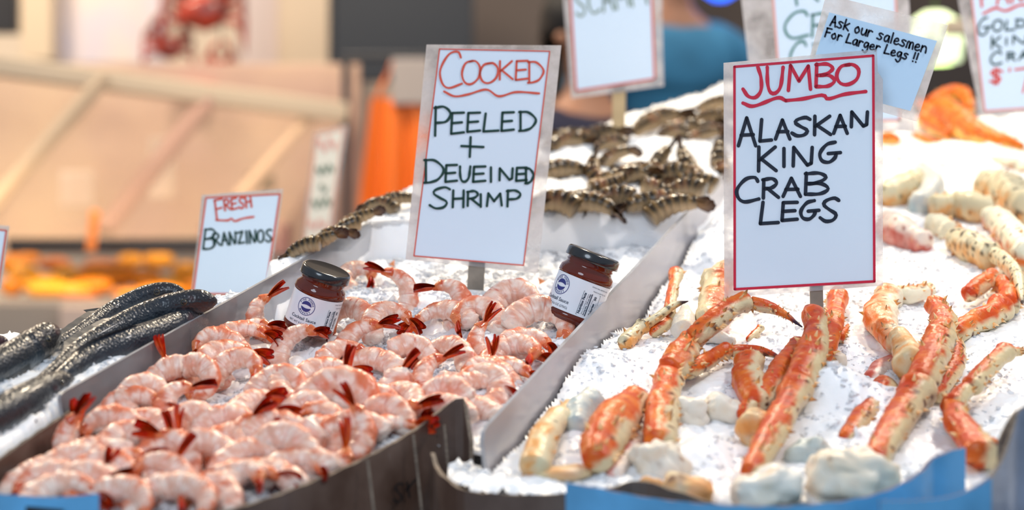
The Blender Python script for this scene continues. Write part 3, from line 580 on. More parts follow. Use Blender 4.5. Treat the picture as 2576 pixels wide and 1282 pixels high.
# (px, py, span, kind, turn, mirrored, tilt)
LIST = [
(600, 800, 115, 'J', 100, 0, 62), (492, 872, 100, 'J', -12, 1, 55), (440, 930, 110, 'J', 156, 0, 70), (488, 955, 95, 'C', -80, 0, 60), (412, 975, 70, 'J', 80, 1, 60), (612, 862, 118, 'J', 62, 0, 55), (552, 905, 80, 'J', 20, 0, 50), (590, 936, 105, 'C', 5, 0, 60),
(735, 880, 95, 'J', 55, 0, 55), (885, 812, 100, 'C', 8, 1, 60), (895, 873, 115, 'J', 55, 0, 55), (1000, 745, 110, 'J', -72, 1, 64), (975, 815, 100, 'C', 24, 0, 55), (1130, 768, 130, 'J', -62, 1, 60), (1120, 800, 110, 'J', 8, 1, 50), (1205, 806, 110, 'C', -8, 1, 55), (1290, 770, 112, 'C', -12, 0, 65), (1388, 815, 120, 'C', -32, 0, 60),
(1235, 885, 120, 'J', 104, 0, 64), (1288, 895, 110, 'C', 10, 0, 45), (1130, 900, 130, 'J', -8, 1, 50), (1035, 905, 95, 'C', -75, 0, 55), (925, 922, 100, 'J', 15, 1, 55), (850, 912, 100, 'J', 30, 0, 45), (930, 968, 130, 'C', 172, 0, 50), (1040, 985, 120, 'J', 118, 0, 60), (1180, 940, 110, 'J', -150, 1, 55), (1096, 968, 70, 'J', 75, 0, 55), (1255, 985, 130, 'C', -36, 1, 55), (1235, 955, 80, 'J', -20, 1, 45), (1322, 945, 90, 'J', 10, 0, 45), (1360, 905, 95, 'J', 15, 0, 45),
(700, 978, 90, 'C', -10, 0, 50), (755, 985, 110, 'J', 168, 1, 45), (800, 948, 90, 'J', 20, 0, 45), (850, 1030, 165, 'C', -18, 0, 62), (765, 1045, 110, 'C', 15, 0, 55), (965, 1058, 85, 'C', 10, 1, 60), (925, 1125, 100, 'J', -105, 1, 60), (1045, 1072, 110, 'C', 100, 0, 55), (1105, 1040, 75, 'J', 12, 1, 45),
(365, 1012, 115, 'C', -8, 0, 60), (236, 1022, 90, 'J', 20, 0, 60), (152, 1125, 125, 'J', 108, 0, 72), (72, 1205, 100, 'J', 14, 0, 45), (288, 1085, 110, 'J', -2, 1, 50), (235, 1115, 80, 'J', 150, 0, 50), (325, 1125, 115, 'C', 0, 0, 55), (228, 1160, 90, 'J', 5, 0, 50), (375, 1140, 130, 'C', -165, 1, 58), (255, 1185, 150, 'J', -8, 0, 48), (135, 1218, 100, 'J', 10, 1, 50), (185, 1172, 80, 'J', 30, 1, 45), (395, 1165, 100, 'J', 30, 0, 50), (448, 1155, 90, 'J', -60, 1, 55), (490, 1200, 135, 'C', 150, 0, 55), (545, 1160, 100, 'J', -70, 0, 55),
(455, 1035, 105, 'J', 75, 0, 58), (490, 1080, 110, 'C', -8, 0, 55), (568, 1078, 130, 'J', -8, 0, 52), (648, 1035, 100, 'J', 10, 0, 50), (700, 1090, 100, 'J', -20, 0, 48), (590, 1118, 90, 'J', 10, 1, 45), (710, 1158, 150, 'C', 12, 1, 62), (622, 1165, 110, 'J', 5, 0, 48), (800, 1105, 90, 'J', -20, 1, 45), (865, 1150, 135, 'C', 165, 1, 58), (835, 1198, 110, 'S', 8, 1, 40), (305, 1262, 110, 'J', -25, 0, 55), (400, 1258, 120, 'C', 20, 0, 50), (540, 1265, 125, 'C', 0, 1, 50), (150, 1245, 110, 'J', 5, 0, 45), (470, 1255, 80, 'J', -40, 0, 50),
(900, 703, 75, 'C', 30, 0, 45), (545, 850, 80, 'J', 20, 0, 55), (1010, 1010, 100, 'J', -30, 1, 45), (1180, 990, 80, 'J', 20, 0, 45), (650, 1100, 90, 'C', 120, 0, 45), (740, 1120, 70, 'C', 200, 0, 50), (330, 1190, 110, 'C', 80, 0, 50), (420, 1210, 100, 'J', -30, 1, 50), (580, 1215, 110, 'J', 20, 0, 42), (690, 1210, 100, 'J', -10, 1, 38), (225, 1225, 110, 'C', 30, 1, 50), (330, 1225, 90, 'J', 160, 0, 45), (1340, 870, 90, 'J', 10, 0, 40),
(880, 1090, 90, 'J', 20, 1, 50), (800, 1070, 90, 'C', -60, 1, 50), (525, 1120, 90, 'J', 150, 0, 45), (440, 1090, 90, 'C', 60, 1, 50), (1000, 1120, 80, 'J', 30, 0, 40), (930, 1010, 90, 'J', -10, 0, 45), (610, 1050, 80, 'J', 70, 0, 45), (1120, 1010, 90, 'C', 60, 1, 50), (1210, 1030, 80, 'J', 0, 1, 40), (380, 1085, 90, 'J', -40, 1, 45), (650, 1240, 90, 'J', 30, 0, 35), (760, 1195, 80, 'J', 10, 0, 40), (285, 1135, 90, 'J', 60, 1, 50)]
R2 = random.Random(5)
for (px, py, sz, ty, ro, fl_, ti) in LIST: put(px, py, sz, ty, ro, fl_, ti+R2.uniform(-10, 10), .010+R2.uniform(0, .009), R2.uniform(-26, 26))
# each shrimp is told apart by its curl, its tail and its place in the rows of the pile
ORD = ['first', 'second', 'third', 'fourth', 'fifth', 'sixth', 'seventh', 'eighth', 'ninth', 'tenth', 'eleventh', 'twelfth', 'thirteenth', 'fourteenth', 'fifteenth', 'sixteenth', 'seventeenth', 'eighteenth', 'nineteenth', 'twentieth', 'twenty-first'] 
SHR_ = SHR; SHR2 = []
for q in SHR:
    l_ = q[0].location; SHR2.append((q[0], 1288+FP*l_.x/l_.y, 641-FP*(l_.z-CZ)/l_.y)+q[3:])
SHR = SHR2
rows = {}; s_sorted = sorted(SHR, key=lambda q: q[2]); per = 11
RN = ['row touching the jars', 'second row below the jars', 'third row below the jars', 'fourth row below the jars', 'fifth row below the jars', 'middle row of the pile', 'row above the box corner', 'row beside the box corner', 'fourth row from the bottom', 'third row from the bottom', 'second row from the bottom', 'bottom row']
for k, q in enumerate(s_sorted): rows.setdefault(min(k//per, 11), []).append(q)
for k, L_ in rows.items():
    for j, q in enumerate(sorted(L_, key=lambda q: q[1])):
        lk = {'C': 'tightly curled', 'J': 'half curled', 'S': 'nearly straight'}[q[3]]
        tag(q[0], f'{lk} pink shrimp, {ORD[j]} from the fish side in the {RN[k]}', 'shrimp', 'cooked shrimp heaped on the ice')
for q, l in ((0, 'pink shrimp with red tail up, alone against the divider near the first sauce jar'), (2, 'pink shrimp with tall upright red tail against the clear divider'), (42, 'large pink shrimp standing in the box corner, red tail raised to the brown wall'), (9, 'tightly curled shrimp pressed against the foot of the first sauce jar'), (16, 'round curled white and salmon shrimp nearest the second sauce jar'), (17, 'curled shrimp lying against the foot of the second sauce jar'), (35, 'biggest curled shrimp in the middle of the pile'), (18, 'shrimp with brown red tail sticking up out of the ice')):
    SHR[q][0]['label'] = l
for k_, L_ in PR.items():
    for o in L_:
        if o.name not in used_pr:
            for q in [o]+list(o.children_recursive): bpy.data.objects.remove(q)
# stray flakes of shell on the back panel ice
M_flake = mat('orange_shell_flake', (.75, .28, .12), .4)
# ------------------------------------------------------------ crab legs
M_crab = mat('crab_shell', attr=True, rough=.36, coat=.0, spec=.38, bump=.5, bscale=200, bdist=.002, sss=.04, sssr=(.005, .002, .001))
M_meat = mat('crab_knuckle', attr=True, rough=.45, sss=.3, sssr=(.008, .006, .005), bump=.4, bscale=160)
PAL = {  # top shell, shade of it, underside, spot
 'red': ([.50, .042, .003], [.68, .125, .010], [.66, .52, .30], [.12, .035, .02]),
 'orange': ([.60, .065, .006], [.74, .18, .02], [.70, .58, .36], [.14, .05, .02]),
 'gold': ([.62, .10, .001], [.74, .20, .006], [.85, .50, .12], [.5, .2, .03]),
 'cream': ([.70, .32, .09], [.68, .56, .34], [.66, .58, .38], [.03, .02, .012]),
 'mixed': ([.72, .15, .02], [.68, .54, .32], [.82, .78, .60], [.05, .03, .015]),
 'white': ([.76, .66, .52], [.76, .73, .66], [.66, .62, .55], [.35, .2, .12]),
 'grey': ([.36, .44, .46], [.62, .64, .58], [.5, .52, .5], [.2, .2, .2]),
 'pink': ([.55, .08, .05], [.74, .34, .28], [.82, .70, .62], [.3, .08, .06])}
def seg_mesh(pts, rad, pal, seed, cream=(1, -.3), spots=.25, spines=14, lump=.10, tip=None, asp=.85, blunt=True):
    """one joint of a leg. pts world rows, rad metres, cream = screen direction in which the pale underside shows"""
    n = max(14, int(np.sum(np.linalg.norm(np.diff(pts, axis=0), axis=1))/.0026)); q = catmull(np.column_stack([pts, rad]), n); c = q[:, :3]; r = q[:, 3].copy()
    if blunt: t = np.linspace(0, 1, n); L = np.sum(np.linalg.norm(np.diff(c, axis=0), axis=1)); e = np.clip(np.minimum(t, 1-t)*L/(r.mean()*.45), 0, 1); r *= .45+.55*np.sqrt(1-(1-e)**2) if tip is None else np.where(t < .5, .45+.55*np.sqrt(1-(1-e)**2), 1)
    tt_ = np.linspace(0, 1, n)
    if tip is None: r *= 1+.15*np.exp(-((tt_-.92)/.05)**2)-.12*np.exp(-((tt_-.74)/.12)**2)+.06*np.exp(-((tt_-.08)/.06)**2)
    pale = np.array([cream[0], -.35, -cream[1]-.25 if cream[1] > 0 else cream[1]*-1-.25]); pale = np.array([cream[0], -.25, cream[1]]); pale /= np.linalg.norm(pale)
    v, f, ca, sa, al = tube(c, r, 26, -pale, asp); i = np.repeat(np.arange(n), 26); out = v-c[i]
    v = v+out*(.10*np.abs(ca*sa)*2-.05+.10*np.clip(np.abs(sa)-.85, 0, 1)*6*.5)[:, None]; nz = fbm(v, 70, 3, seed); v = v+out*(lump*1.4*nz)[:, None]; bd, bv = worley(v, 150, seed+2); v = v+out*(.14*np.clip(.42-bd, 0, 1)*2.2*(bv > .4)+.05*fbm(v, 160, 2, seed+3))[:, None]
    top, top2, und, sp = PAL[pal]; k = fbm(v, 45, 3, seed+5); col_ = mixc(np.tile(top, (len(v), 1)), top2, .35+fbm(v, 90, 3, seed+7)*1.5)
    col_ = mixc(col_, und, np.clip((-ca-.12+k*.75)*3.2, 0, 1)); col_ = mixc(col_, [.93, .62, .28], np.clip(.36-bd, 0, 1)*2.4*(bv > .5)*.8)
    sd, sv = worley(v, 95, seed+11); col_ = mixc(col_, sp, np.clip((.34-sd+.12*k)*14, 0, 1)*(sv < spots)*(np.clip(-ca+.75, 0, 1)))
    sd, sv = worley(v, 210, seed+17); col_ = mixc(col_, sp, np.clip((.3-sd)*10, 0, 1)*(sv < spots*.8))
    if tip is not None: col_ = mixc(col_, [.025, .01, .03], np.clip((al-tip)/(.12), 0, 1))
    m = mkmesh('segment', v, f, M_crab, col_)
    # spines: small cones
    rs = np.random.RandomState(seed); V = []; F = []; C = []
    for s_ in range(spines):
        ii = rs.randint(2, n-2); a = rs.choice([rs.normal(1.65, .15), rs.normal(-1.65, .15), rs.normal(0, 1.2), rs.normal(2.6, .2)]); j = int(round(a/(2*math.pi)*26)) % 26; p = v[ii*26+j]; nn = out[ii*26+j]; nn = nn/(np.linalg.norm(nn)+1e-9)
        T = c[min(ii+1, n-1)]-c[ii]; T = T/np.linalg.norm(T); nn = nn+T*.5; nn /= np.linalg.norm(nn); h = rs.uniform(.0030, .0062)*(r[ii]/.011)**.5; w_ = h*.45; sd_ = np.cross(nn, T); sd_ /= np.linalg.norm(sd_)+1e-9; u = np.cross(sd_, nn); b = len(V)
        V += [p-nn*h*.3+w_*(math.cos(z_)*sd_+math.sin(z_)*u) for z_ in np.linspace(0, 2*math.pi, 6, endpoint=False)]+[p+nn*h]; F += [(b+z_, b+(z_+1) % 6, b+6) for z_ in range(6)]
        dark = rs.rand() < .6; C += [[.80, .36, .10]]*6+[[.10, .04, .02] if dark else [.9, .7, .42]]
    return m, (mkmesh('spines', V, F, M_crab, np.array(C), smooth=False) if V else None)
NL = [0]
def leg(segs, label, pal='red', h0=.0, cream=(1, -.4), name='crab_limb', cat='crab leg', group=None, **kw):
    """segs: list of joints, each a list of (px, py, width_px[, extra height])"""
    NL[0] += 1; built = []; allp = []
    for k, sg in enumerate(segs):
        o = {}
        if isinstance(sg, dict): o = dict(sg); sg = o.pop('p')
        pts = []; rad = []
        for q in sg:
            hh = q[3] if len(q) > 3 else 0; d = dice(q[1], 0); r = q[2]*d/FP/2*.92; d = dice(q[1], h0+hh+r*.45); pts.append(list(P(q[0], q[1], d))); rad.append(r)
        built.append((np.array(pts), np.array(rad), o)); allp += pts
    c = np.mean(allp, axis=0); c[2] -= .01; root = empty(name, Vector(c), label, cat, group)
    for k, (pts, rad, o) in enumerate(built):
        a = dict(pal=pal, cream=cream, seed=NL[0]*31+k); a.update(kw); a.update(o); m, sp = seg_mesh(pts-c, rad, **a)
        ob = link('segment', m, root)
        if sp: link('spines', sp, ob, kind='stuff')
    return root
def chunk(px, py, w_, h_, label, pal='white', hh=.0, rot=0, seed=0, name='crab_knuckle', cat='crab piece'):
    """pale joint end: lumpy faceted block of shell and meat with ridges"""
    d = dice(py, hh); p = P(px, py, d); a = w_*d/FP/2; b = h_*d/FP/2; n = 40; mm = 56; V = []; 
    for i in range(n):
        t = math.pi*i/(n-1)
        for j in range(mm):
            u = 2*math.pi*j/mm; x, y, z_ = math.sin(t)*math.cos(u), math.sin(t)*math.sin(u), math.cos(t); e = .72
            V.append([math.copysign(abs(x)**e, x)*a, math.copysign(abs(y)**e, y)*a*.8, math.copysign(abs(z_)**e, z_)*b])
    V = np.array(V); F = []
    for i in range(n-1):
        for j in range(mm): F.append((i*mm+j, (i+1)*mm+j, (i+1)*mm+(j+1) % mm, i*mm+(j+1) % mm))
    q = V+seed*3.1; nrm = V/(np.linalg.norm(V, axis=1)[:, None]+1e-9); bd, bv = worley(q, 45, seed); b2, v2_ = worley(q, 70, seed+4); V = V+nrm*(min(a, b)*(.42*fbm(q, 28, 3, seed)+.50*(.5-bd)+.20*(.5-b2)+.12*fbm(q, 150, 2, seed)))[:, None]
    cr = math.cos(math.radians(rot)); sr = math.sin(math.radians(rot)); V = np.stack([V[:, 0]*cr-V[:, 2]*sr, V[:, 1], V[:, 0]*sr+V[:, 2]*cr], 1)
    t1, t2, un, sp = PAL[pal]; c_ = mixc(np.tile(t1, (len(V), 1)), t2, .5+fbm(q, 40, 3, seed+1)*1.6); c_ = mixc(c_, un, np.clip(-V[:, 2]/b*.6+.1, 0, 1)); c_ = mixc(c_, [.78, .34, .12], np.clip(fbm(q, 34, 2, seed+3)*3-.7, 0, 1)*.8); c_ = mixc(c_, [.60, .54, .46], np.clip(bd*1.3-.75, 0, 1)); c_ = mixc(c_, [.30, .16, .09], np.clip(fbm(q, 90, 2, seed+6)*4-1.6, 0, 1))
    root = link(name, mkmesh(name, V, F, M_meat, c_), None, p, label, cat); return root
G = 'king crab legs on the ice'
leg([[(1660, 1118, 84), (1664, 1060, 92), (1672, 1000, 92), (1684, 945, 74)], [(1688, 940, 78), (1712, 895, 84, .008), (1742, 855, 60, .012)], [(1738, 858, 56, .015), (1790, 812, 62, .03), (1850, 768, 56, .042), (1890, 758, 46, .045)], {'p': [(1884, 760, 36, .045), (1920, 768, 34, .043), (1965, 785, 24, .038), (2018, 822, 4, .03)], 'tip': .72, 'spots': .5, 'pal': 'orange'}], 'longest orange crab leg, rising from the blue carton and bending to a black-tipped claw', 'orange', .010, (.9, -.55), group=G, spines=26)
leg([[(1568, 866, 42), (1590, 845, 46), (1620, 815, 40, .006)], {'p': [(1616, 820, 26, .006), (1650, 800, 25, .012), (1695, 768, 20, .02), (1731, 757, 3, .022)], 'tip': .72}], 'slim cream crab claw with brown spots and a black tip, beside the hazy divider', 'cream', .006, (-.3, .6), group=G, spots=.75, spines=10)
leg([[(1682, 800, 36), (1690, 745, 32, .01), (1702, 682, 38, .018)]], 'thin upright crab leg stub, orange on one side and cream on the other', 'orange', .01, (1, 0), group=G, spots=.6, spines=5)
leg([[(1782, 815, 78), (1795, 770, 84, .004), (1805, 700, 80, .012)], [(1806, 702, 70, .0), (1840, 680, 74), (1880, 680, 60)]], 'thick shiny orange crab segment standing beside the foot of the big crab sign', 'orange', .012, (-1, 0), group=G, spots=.12, spines=10)
leg([[(1716, 836, 62), (1722, 800, 56, .006), (1722, 768, 14, .014)]], 'white pointed crab shell tip with a grey flat face', 'white', .012, (-.6, -.6), group=G, spots=0, spines=0, lump=.06)
leg([[(1640, 838, 26), (1668, 818, 40), (1698, 800, 44)]], 'small red orange crab piece half sunk behind the pointed white tip', 'red', .004, (1, -1), group=G, spines=8)
leg([[(1762, 845, 40), (1800, 845, 46), (1850, 862, 20)]], 'flat white crab shell flake lying under the longest leg', 'white', -.002, (0, -1), group=G, spots=0, spines=0)
leg([[(1880, 855, 14), (1898, 842, 26), (1917, 820, 20, .006)]], 'small orange crab stub poking out of bare ice', 'orange', .0, (1, 0), group=G, spines=3)
leg([[(1728, 935, 44), (1770, 912, 46), (1815, 885, 46), (1838, 880, 36)], {'p': [(1834, 884, 34), (1870, 880, 31), (1920, 884, 24), (1973, 903, 4)], 'tip': .74, 'spots': .5}], 'low red crab leg ending in a black-tipped claw, under the longest leg', 'red', .012, (.2, -1), group=G, spines=16)
leg([[(1905, 1020, 62), (1892, 985, 84), (1880, 940, 88), (1886, 905, 70)], [(1870, 1045, 40), (1885, 1020, 50)]], 'fat orange and white crab segment behind the low red claw', 'orange', .004, (1, 0), group=G, spots=.08, spines=8)
leg([[(1885, 1190, 52), (1920, 1130, 74), (1965, 1050, 86), (2010, 965, 84, .006)], [(2008, 970, 78, .006), (2035, 900, 84, .012), (2052, 840, 74, .02), (2046, 780, 56, .03)]], 'long straight red crab leg running up to the stake of the big crab sign', 'red', .014, (1, -.5), group=G, spines=34)
leg([[(1905, 1015, 50), (1945, 965, 72), (1985, 905, 72), (2020, 870, 60)]], 'red orange crab leg lying behind the long straight red one', 'orange', .006, (.8, -.8), group=G, spines=14)
leg([[(2075, 900, 44), (2090, 845, 62), (2100, 790, 62), (2108, 742, 58)], [(2110, 850, 30), (2126, 832, 20), (2134, 815, 6)]], 'upright orange crab leg with dark spines beside the sign stake', 'orange', .01, (-.4, -1), group=G, spines=34)
leg([[(2125, 1110, 50), (2165, 1060, 70), (2205, 1010, 74), (2232, 965, 60)]], 'red crab leg half buried in ice between two bigger legs', 'red', -.004, (1, -.4), group=G, spines=14)
leg([[(2190, 960, 50), (2225, 925, 66), (2260, 915, 50)]], 'pinkish crab shell under a thin cover of ice', 'pink', -.010, (1, -.4), group=G, spines=2)
leg([[(2262, 872, 60), (2228, 830, 76), (2215, 790, 90), (2240, 738, 66)], [(2250, 742, 52), (2290, 740, 56), (2328, 732, 44)], [(2318, 720, 34), (2338, 722, 30), (2346, 736, 16)]], 'arched cream and orange crab leg above the cut white joint', 'mixed', .008, (1, -.2), group=G, spots=.15, spines=10)
leg([[(2262, 845, 60), (2278, 875, 74), (2292, 905, 104), (2296, 930, 92)]], 'white crab joint with a flat cut face, lying on the ice', 'cream', .014, (.6, -.8), group=G, spots=.2, spines=3, lump=.05)
leg([[(2200, 1160, 66), (2240, 1090, 84), (2290, 1010, 96), (2318, 965, 88, .006)], [(2315, 968, 84, .006), (2345, 900, 92, .008), (2366, 845, 78, .01)], [(2368, 850, 74, .012), (2372, 800, 68, .016), (2352, 762, 52, .02)]], 'longest spiny red crab leg in the middle of the bare ice', 'red', .012, (1, -.5), group=G, spines=30)
leg([[(2352, 1000, 40), (2385, 950, 52), (2405, 905, 58), (2400, 860, 50)]], 'dark red crab leg tucked behind the longest spiny one', 'red', .002, (1, -.6), group=G, spines=20)
leg([[(2325, 850, 14), (2350, 835, 26), (2375, 835, 26)]], 'little brown claw tip beside the longest spiny crab leg', 'orange', .0, (0, -1), group=G, spines=0)
leg([[(2400, 842, 56), (2445, 815, 66), (2490, 795, 70), (2525, 770, 72)], [(2535, 770, 60), (2540, 740, 62), (2515, 712, 50)]], 'hooked orange crab leg with tan spines', 'orange', .006, (.6, -1), group=G, spines=22)
leg([[(2432, 742, 44), (2465, 718, 52), (2502, 694, 46)]], 'short cut orange crab leg next to the black-spotted cream claw', 'red', .012, (.6, -.9), group=G, spines=7)
leg([[(2472, 1150, 96), (2445, 1105, 84), (2408, 1058, 80), (2398, 1010, 60)], [(2396, 1018, 54, .006), (2425, 985, 48, .01), (2455, 965, 40, .01)], [(2440, 975, 56, .01), (2480, 930, 52, .012), (2520, 892, 54, .016), (2545, 880, 44, .018)], {'p': [(2535, 886, 32, .018), (2570, 885, 26, .016), (2620, 905, 12, .012)], 'spots': .5}], 'bent red crab leg by the blue carton tip, its claw reaching out', 'red', .012, (1, -.3), group=G, spines=20)
leg([[(2490, 1150, 110), (2470, 1135, 96), (2440, 1110, 60)]], 'flared cream base of a crab leg beside the grey flap', 'mixed', .004, (.8, -1), group=G, spots=.04, spines=2)
leg([[(1345, 1180, 80), (1362, 1120, 88), (1388, 1070, 78), (1420, 1040, 62)], [(1412, 1050, 56), (1440, 1025, 56), (1470, 1010, 40)]], 'cream jointed crab leg at the foot of the hazy divider', 'cream', .004, (1, -.3), group=G, spots=.05, spines=6)
leg([[(1500, 1165, 76), (1518, 1110, 112), (1560, 1045, 116), (1610, 995, 60)]], 'broad flat orange crab claw palm with a spiny edge', 'orange', .010, (1, -.9), group=G, spots=.02, spines=34)
leg([[(1540, 1195, 50), (1580, 1130, 60), (1620, 1060, 50)]], 'dark red crab piece between the broad palm and the longest leg', 'pink', -.002, (1, 0), group=G, spots=.1, spines=5)
leg([[(1450, 1075, 56), (1460, 1030, 80), (1500, 1005, 66)]], 'grey blue frozen crab meat end behind the broad orange palm', 'grey', .002, (1, -1), group=G, spots=.0, spines=0, lump=.2)
for k, (x, y, w_, h_, pal, hh, ro, lb) in enumerate([
 (1655, 1165, 130, 120, 'white', .006, 20, 'lumpy white crab knuckle at the base of the longest leg'),
 (1738, 1045, 92, 96, 'white', .004, 5, 'square white crab knuckle beside the longest leg'),
 (1818, 1030, 110, 70, 'white', .004, -10, 'frosted white crab knuckle in the middle of the heap'),
 (1905, 1095, 100, 130, 'cream', .002, 20, 'smooth cream crab joint beside the long straight red leg'),
 (1725, 1240, 140, 90, 'cream', .006, -25, 'pointed cream crab knuckle against the blue carton rim'),
 (1925, 1235, 170, 110, 'white', .008, 10, 'big white crab knuckle at the base of the long straight red leg'),
 (2135, 1205, 220, 130, 'white', .006, -8, 'largest white crab knuckle behind the blue carton'),
 (2040, 1150, 110, 90, 'grey', -.004, 20, 'grey crab shell between two white knuckles'),
 (1420, 1190, 150, 40, 'cream', .0, 5, 'low cream crab shell edge lying in the front ice'),
 (1640, 1240, 60, 80, 'cream', .0, 0, 'yellowish crab joint dipping behind the blue carton'),
 (1590, 925, 100, 36, 'white', -.006, 5, 'frosted white crab shell almost covered by ice'),
 (2105, 905, 50, 40, 'white', .0, 0, 'small white crab shell bit beside the long straight red leg'),
 (2300, 880, 60, 40, 'white', .0, 0, 'small white knuckle under the arched crab leg')]):
    chunk(x, y, w_, h_, lb, pal, hh, ro, k+3)
G2 = 'golden spotted crab legs further up the slope'
for k, (sg, pal, h0, cr, spn, spt, lb) in enumerate([
 ([[(2225, 500, 70), (2265, 480, 92), (2310, 460, 70)]], 'cream', .004, (0, 1), 2, .6, 'cream crab joint with a dark bristly cluster, beside the sleeve of the big crab sign'),
 ([[(2320, 440, 60), (2345, 475, 76), (2310, 520, 66)]], 'grey', .002, (0, 1), 0, 0, 'grey blue crab meat end between two cream joints'),
 ([[(2340, 520, 62), (2395, 515, 70)], [(2400, 510, 72), (2460, 525, 88), (2495, 530, 70)]], 'cream', .008, (0, 1), 6, .12, 'row of banded cream crab joints across the slope'),
 ([[(2490, 545, 66), (2530, 575, 88), (2600, 660, 110)]], 'mixed', .01, (-.3, 1), 8, .45, 'large spotted cream crab leg with an orange joint at the picture edge'),
 ([[(2225, 560, 70), (2270, 590, 100), (2335, 620, 60)]], 'pink', .002, (.3, 1), 3, .15, 'pale pink crab shell buried beside the big crab sign'),
 ([[(2330, 565, 66), (2365, 570, 76), (2400, 590, 70)]], 'mixed', .006, (-1, .5), 5, .05, 'orange and white crab joint in the middle of the golden legs'),
 ([[(2398, 600, 64), (2450, 625, 88), (2500, 650, 70)], {'p': [(2490, 635, 44, .006), (2530, 660, 44, .01), (2560, 700, 38, .012), (2572, 760, 10, .01)], 'tip': .9}], 'cream', .01, (0, 1), 6, .85, 'cream crab claw with black spots, curving over the short orange leg'),
 ([[(2360, 432, 34), (2410, 425, 48), (2485, 412, 44)]], 'gold', .002, (0, -1), 30, 0, 'rough orange crab leg ridge across the white ice'),
 ([[(2460, 470, 80), (2520, 480, 110), (2600, 540, 110)]], 'cream', .006, (0, 1), 10, .45, 'broad spotted cream crab leg near the top of the golden heap'),
 ([[(2440, 395, 44), (2510, 385, 56), (2600, 400, 60)]], 'pink', .0, (0, 1), 6, .2, 'pinkish buried crab leg just below the bright orange crab'),
 ([[(2480, 420, 60), (2530, 425, 70), (2600, 440, 70)]], 'mixed', .002, (0, 1), 10, .3, 'orange tinged cream crab leg under the pinkish one'),
 ([[(2520, 690, 40), (2560, 680, 50), (2600, 660, 50)]], 'mixed', .002, (0, 1), 3, .3, 'orange crab joint behind the black-spotted cream claw')]):
    leg(sg, lb, pal, h0, cr, group=G2, spots=spt, spines=spn)
G3 = 'bright orange crab pieces at the top'
leg([[(2362, 262, 50), (2395, 295, 78), (2440, 325, 76), (2500, 350, 56), (2575, 372, 26)]], 'biggest bright orange crab leg, sloping along the frosted panel', 'gold', .02, (0, -1), group=G3, spots=0, spines=60)
leg([[(2345, 262, 40), (2385, 236, 40), (2425, 240, 44), (2440, 275, 30)]], 'arched bright orange crab leg at the very top of the heap', 'gold', .022, (0, -1), group=G3, spots=0, spines=14)
leg([[(2318, 300, 34), (2355, 322, 40), (2392, 345, 26)]], 'smaller bright orange crab leg under the biggest one', 'gold', .008, (0, -1), group=G3, spots=0, spines=14)
leg([[(2300, 340, 20), (2340, 356, 26), (2370, 362, 18)]], 'orange crab tip half in the ice below the smaller leg', 'gold', .0, (0, -1), group=G3, spots=0, spines=8)
leg([[(2215, 350, 40), (2240, 350, 44), (2262, 352, 20)]], 'orange crab end peeking past the sleeve of the big crab sign', 'gold', .0, (0, -1), group=G3, spots=0, spines=8)
leg([[(2310, 258, 24), (2335, 275, 34), (2352, 292, 24)]], 'dark orange crab bit beside the blue card corner', 'gold', .008, (0, -1), group=G3, spots=0, spines=4)
# ------------------------------------------------------------ sauce jars
M_sauce = mat('red_brown_sauce_glass', (.11, .012, .004), .05, coat=.3, spec=.5, sss=.0); M_lid = mat('black_lid', (.008, .010, .014), .22, coat=.6)
M_label = mat('glossy_white_label', (.80, .86, .93), .3, coat=.3); M_ink = mat('dark_ink', (.01, .03, .07), .4); M_navy = mat('navy_ink', (.035, .045, .22), .4)
def lathe(prof, n=64):
    V = []; F = []; m = len(prof)
    for j in range(n):
        a = 2*math.pi*j/n; V += [(r*math.cos(a), r*math.sin(a), z_) for r, z_ in prof]
    for j in range(n):
        for i in range(m-1): F.append((j*m+i, ((j+1) % n)*m+i, ((j+1) % n)*m+i+1, j*m+i+1))
    return V, F
def text_verts(s, size, bold=0):
    c = bpy.data.curves.new('t', 'FONT'); c.body = s; c.size = size; c.align_x = 'CENTER'; c.resolution_u = 3; c.offset = bold; o = bpy.data.objects.new('t', c); col.objects.link(o)
    dg = bpy.context.evaluated_depsgraph_get(); me = bpy.data.meshes.new_from_object(o.evaluated_get(dg)); v = [tuple(q.co) for q in me.vertices]; f = [tuple(p.vertices) for p in me.polygons]
    bpy.data.objects.remove(o); bpy.data.meshes.remove(me); return v, f
def wrap(v, rad, ang, z0): return [(rad*math.sin(ang+x/rad), -rad*math.cos(ang+x/rad), z0+y) for x, y, *_ in v]
def fine(v, f, mx=.002): return v, f
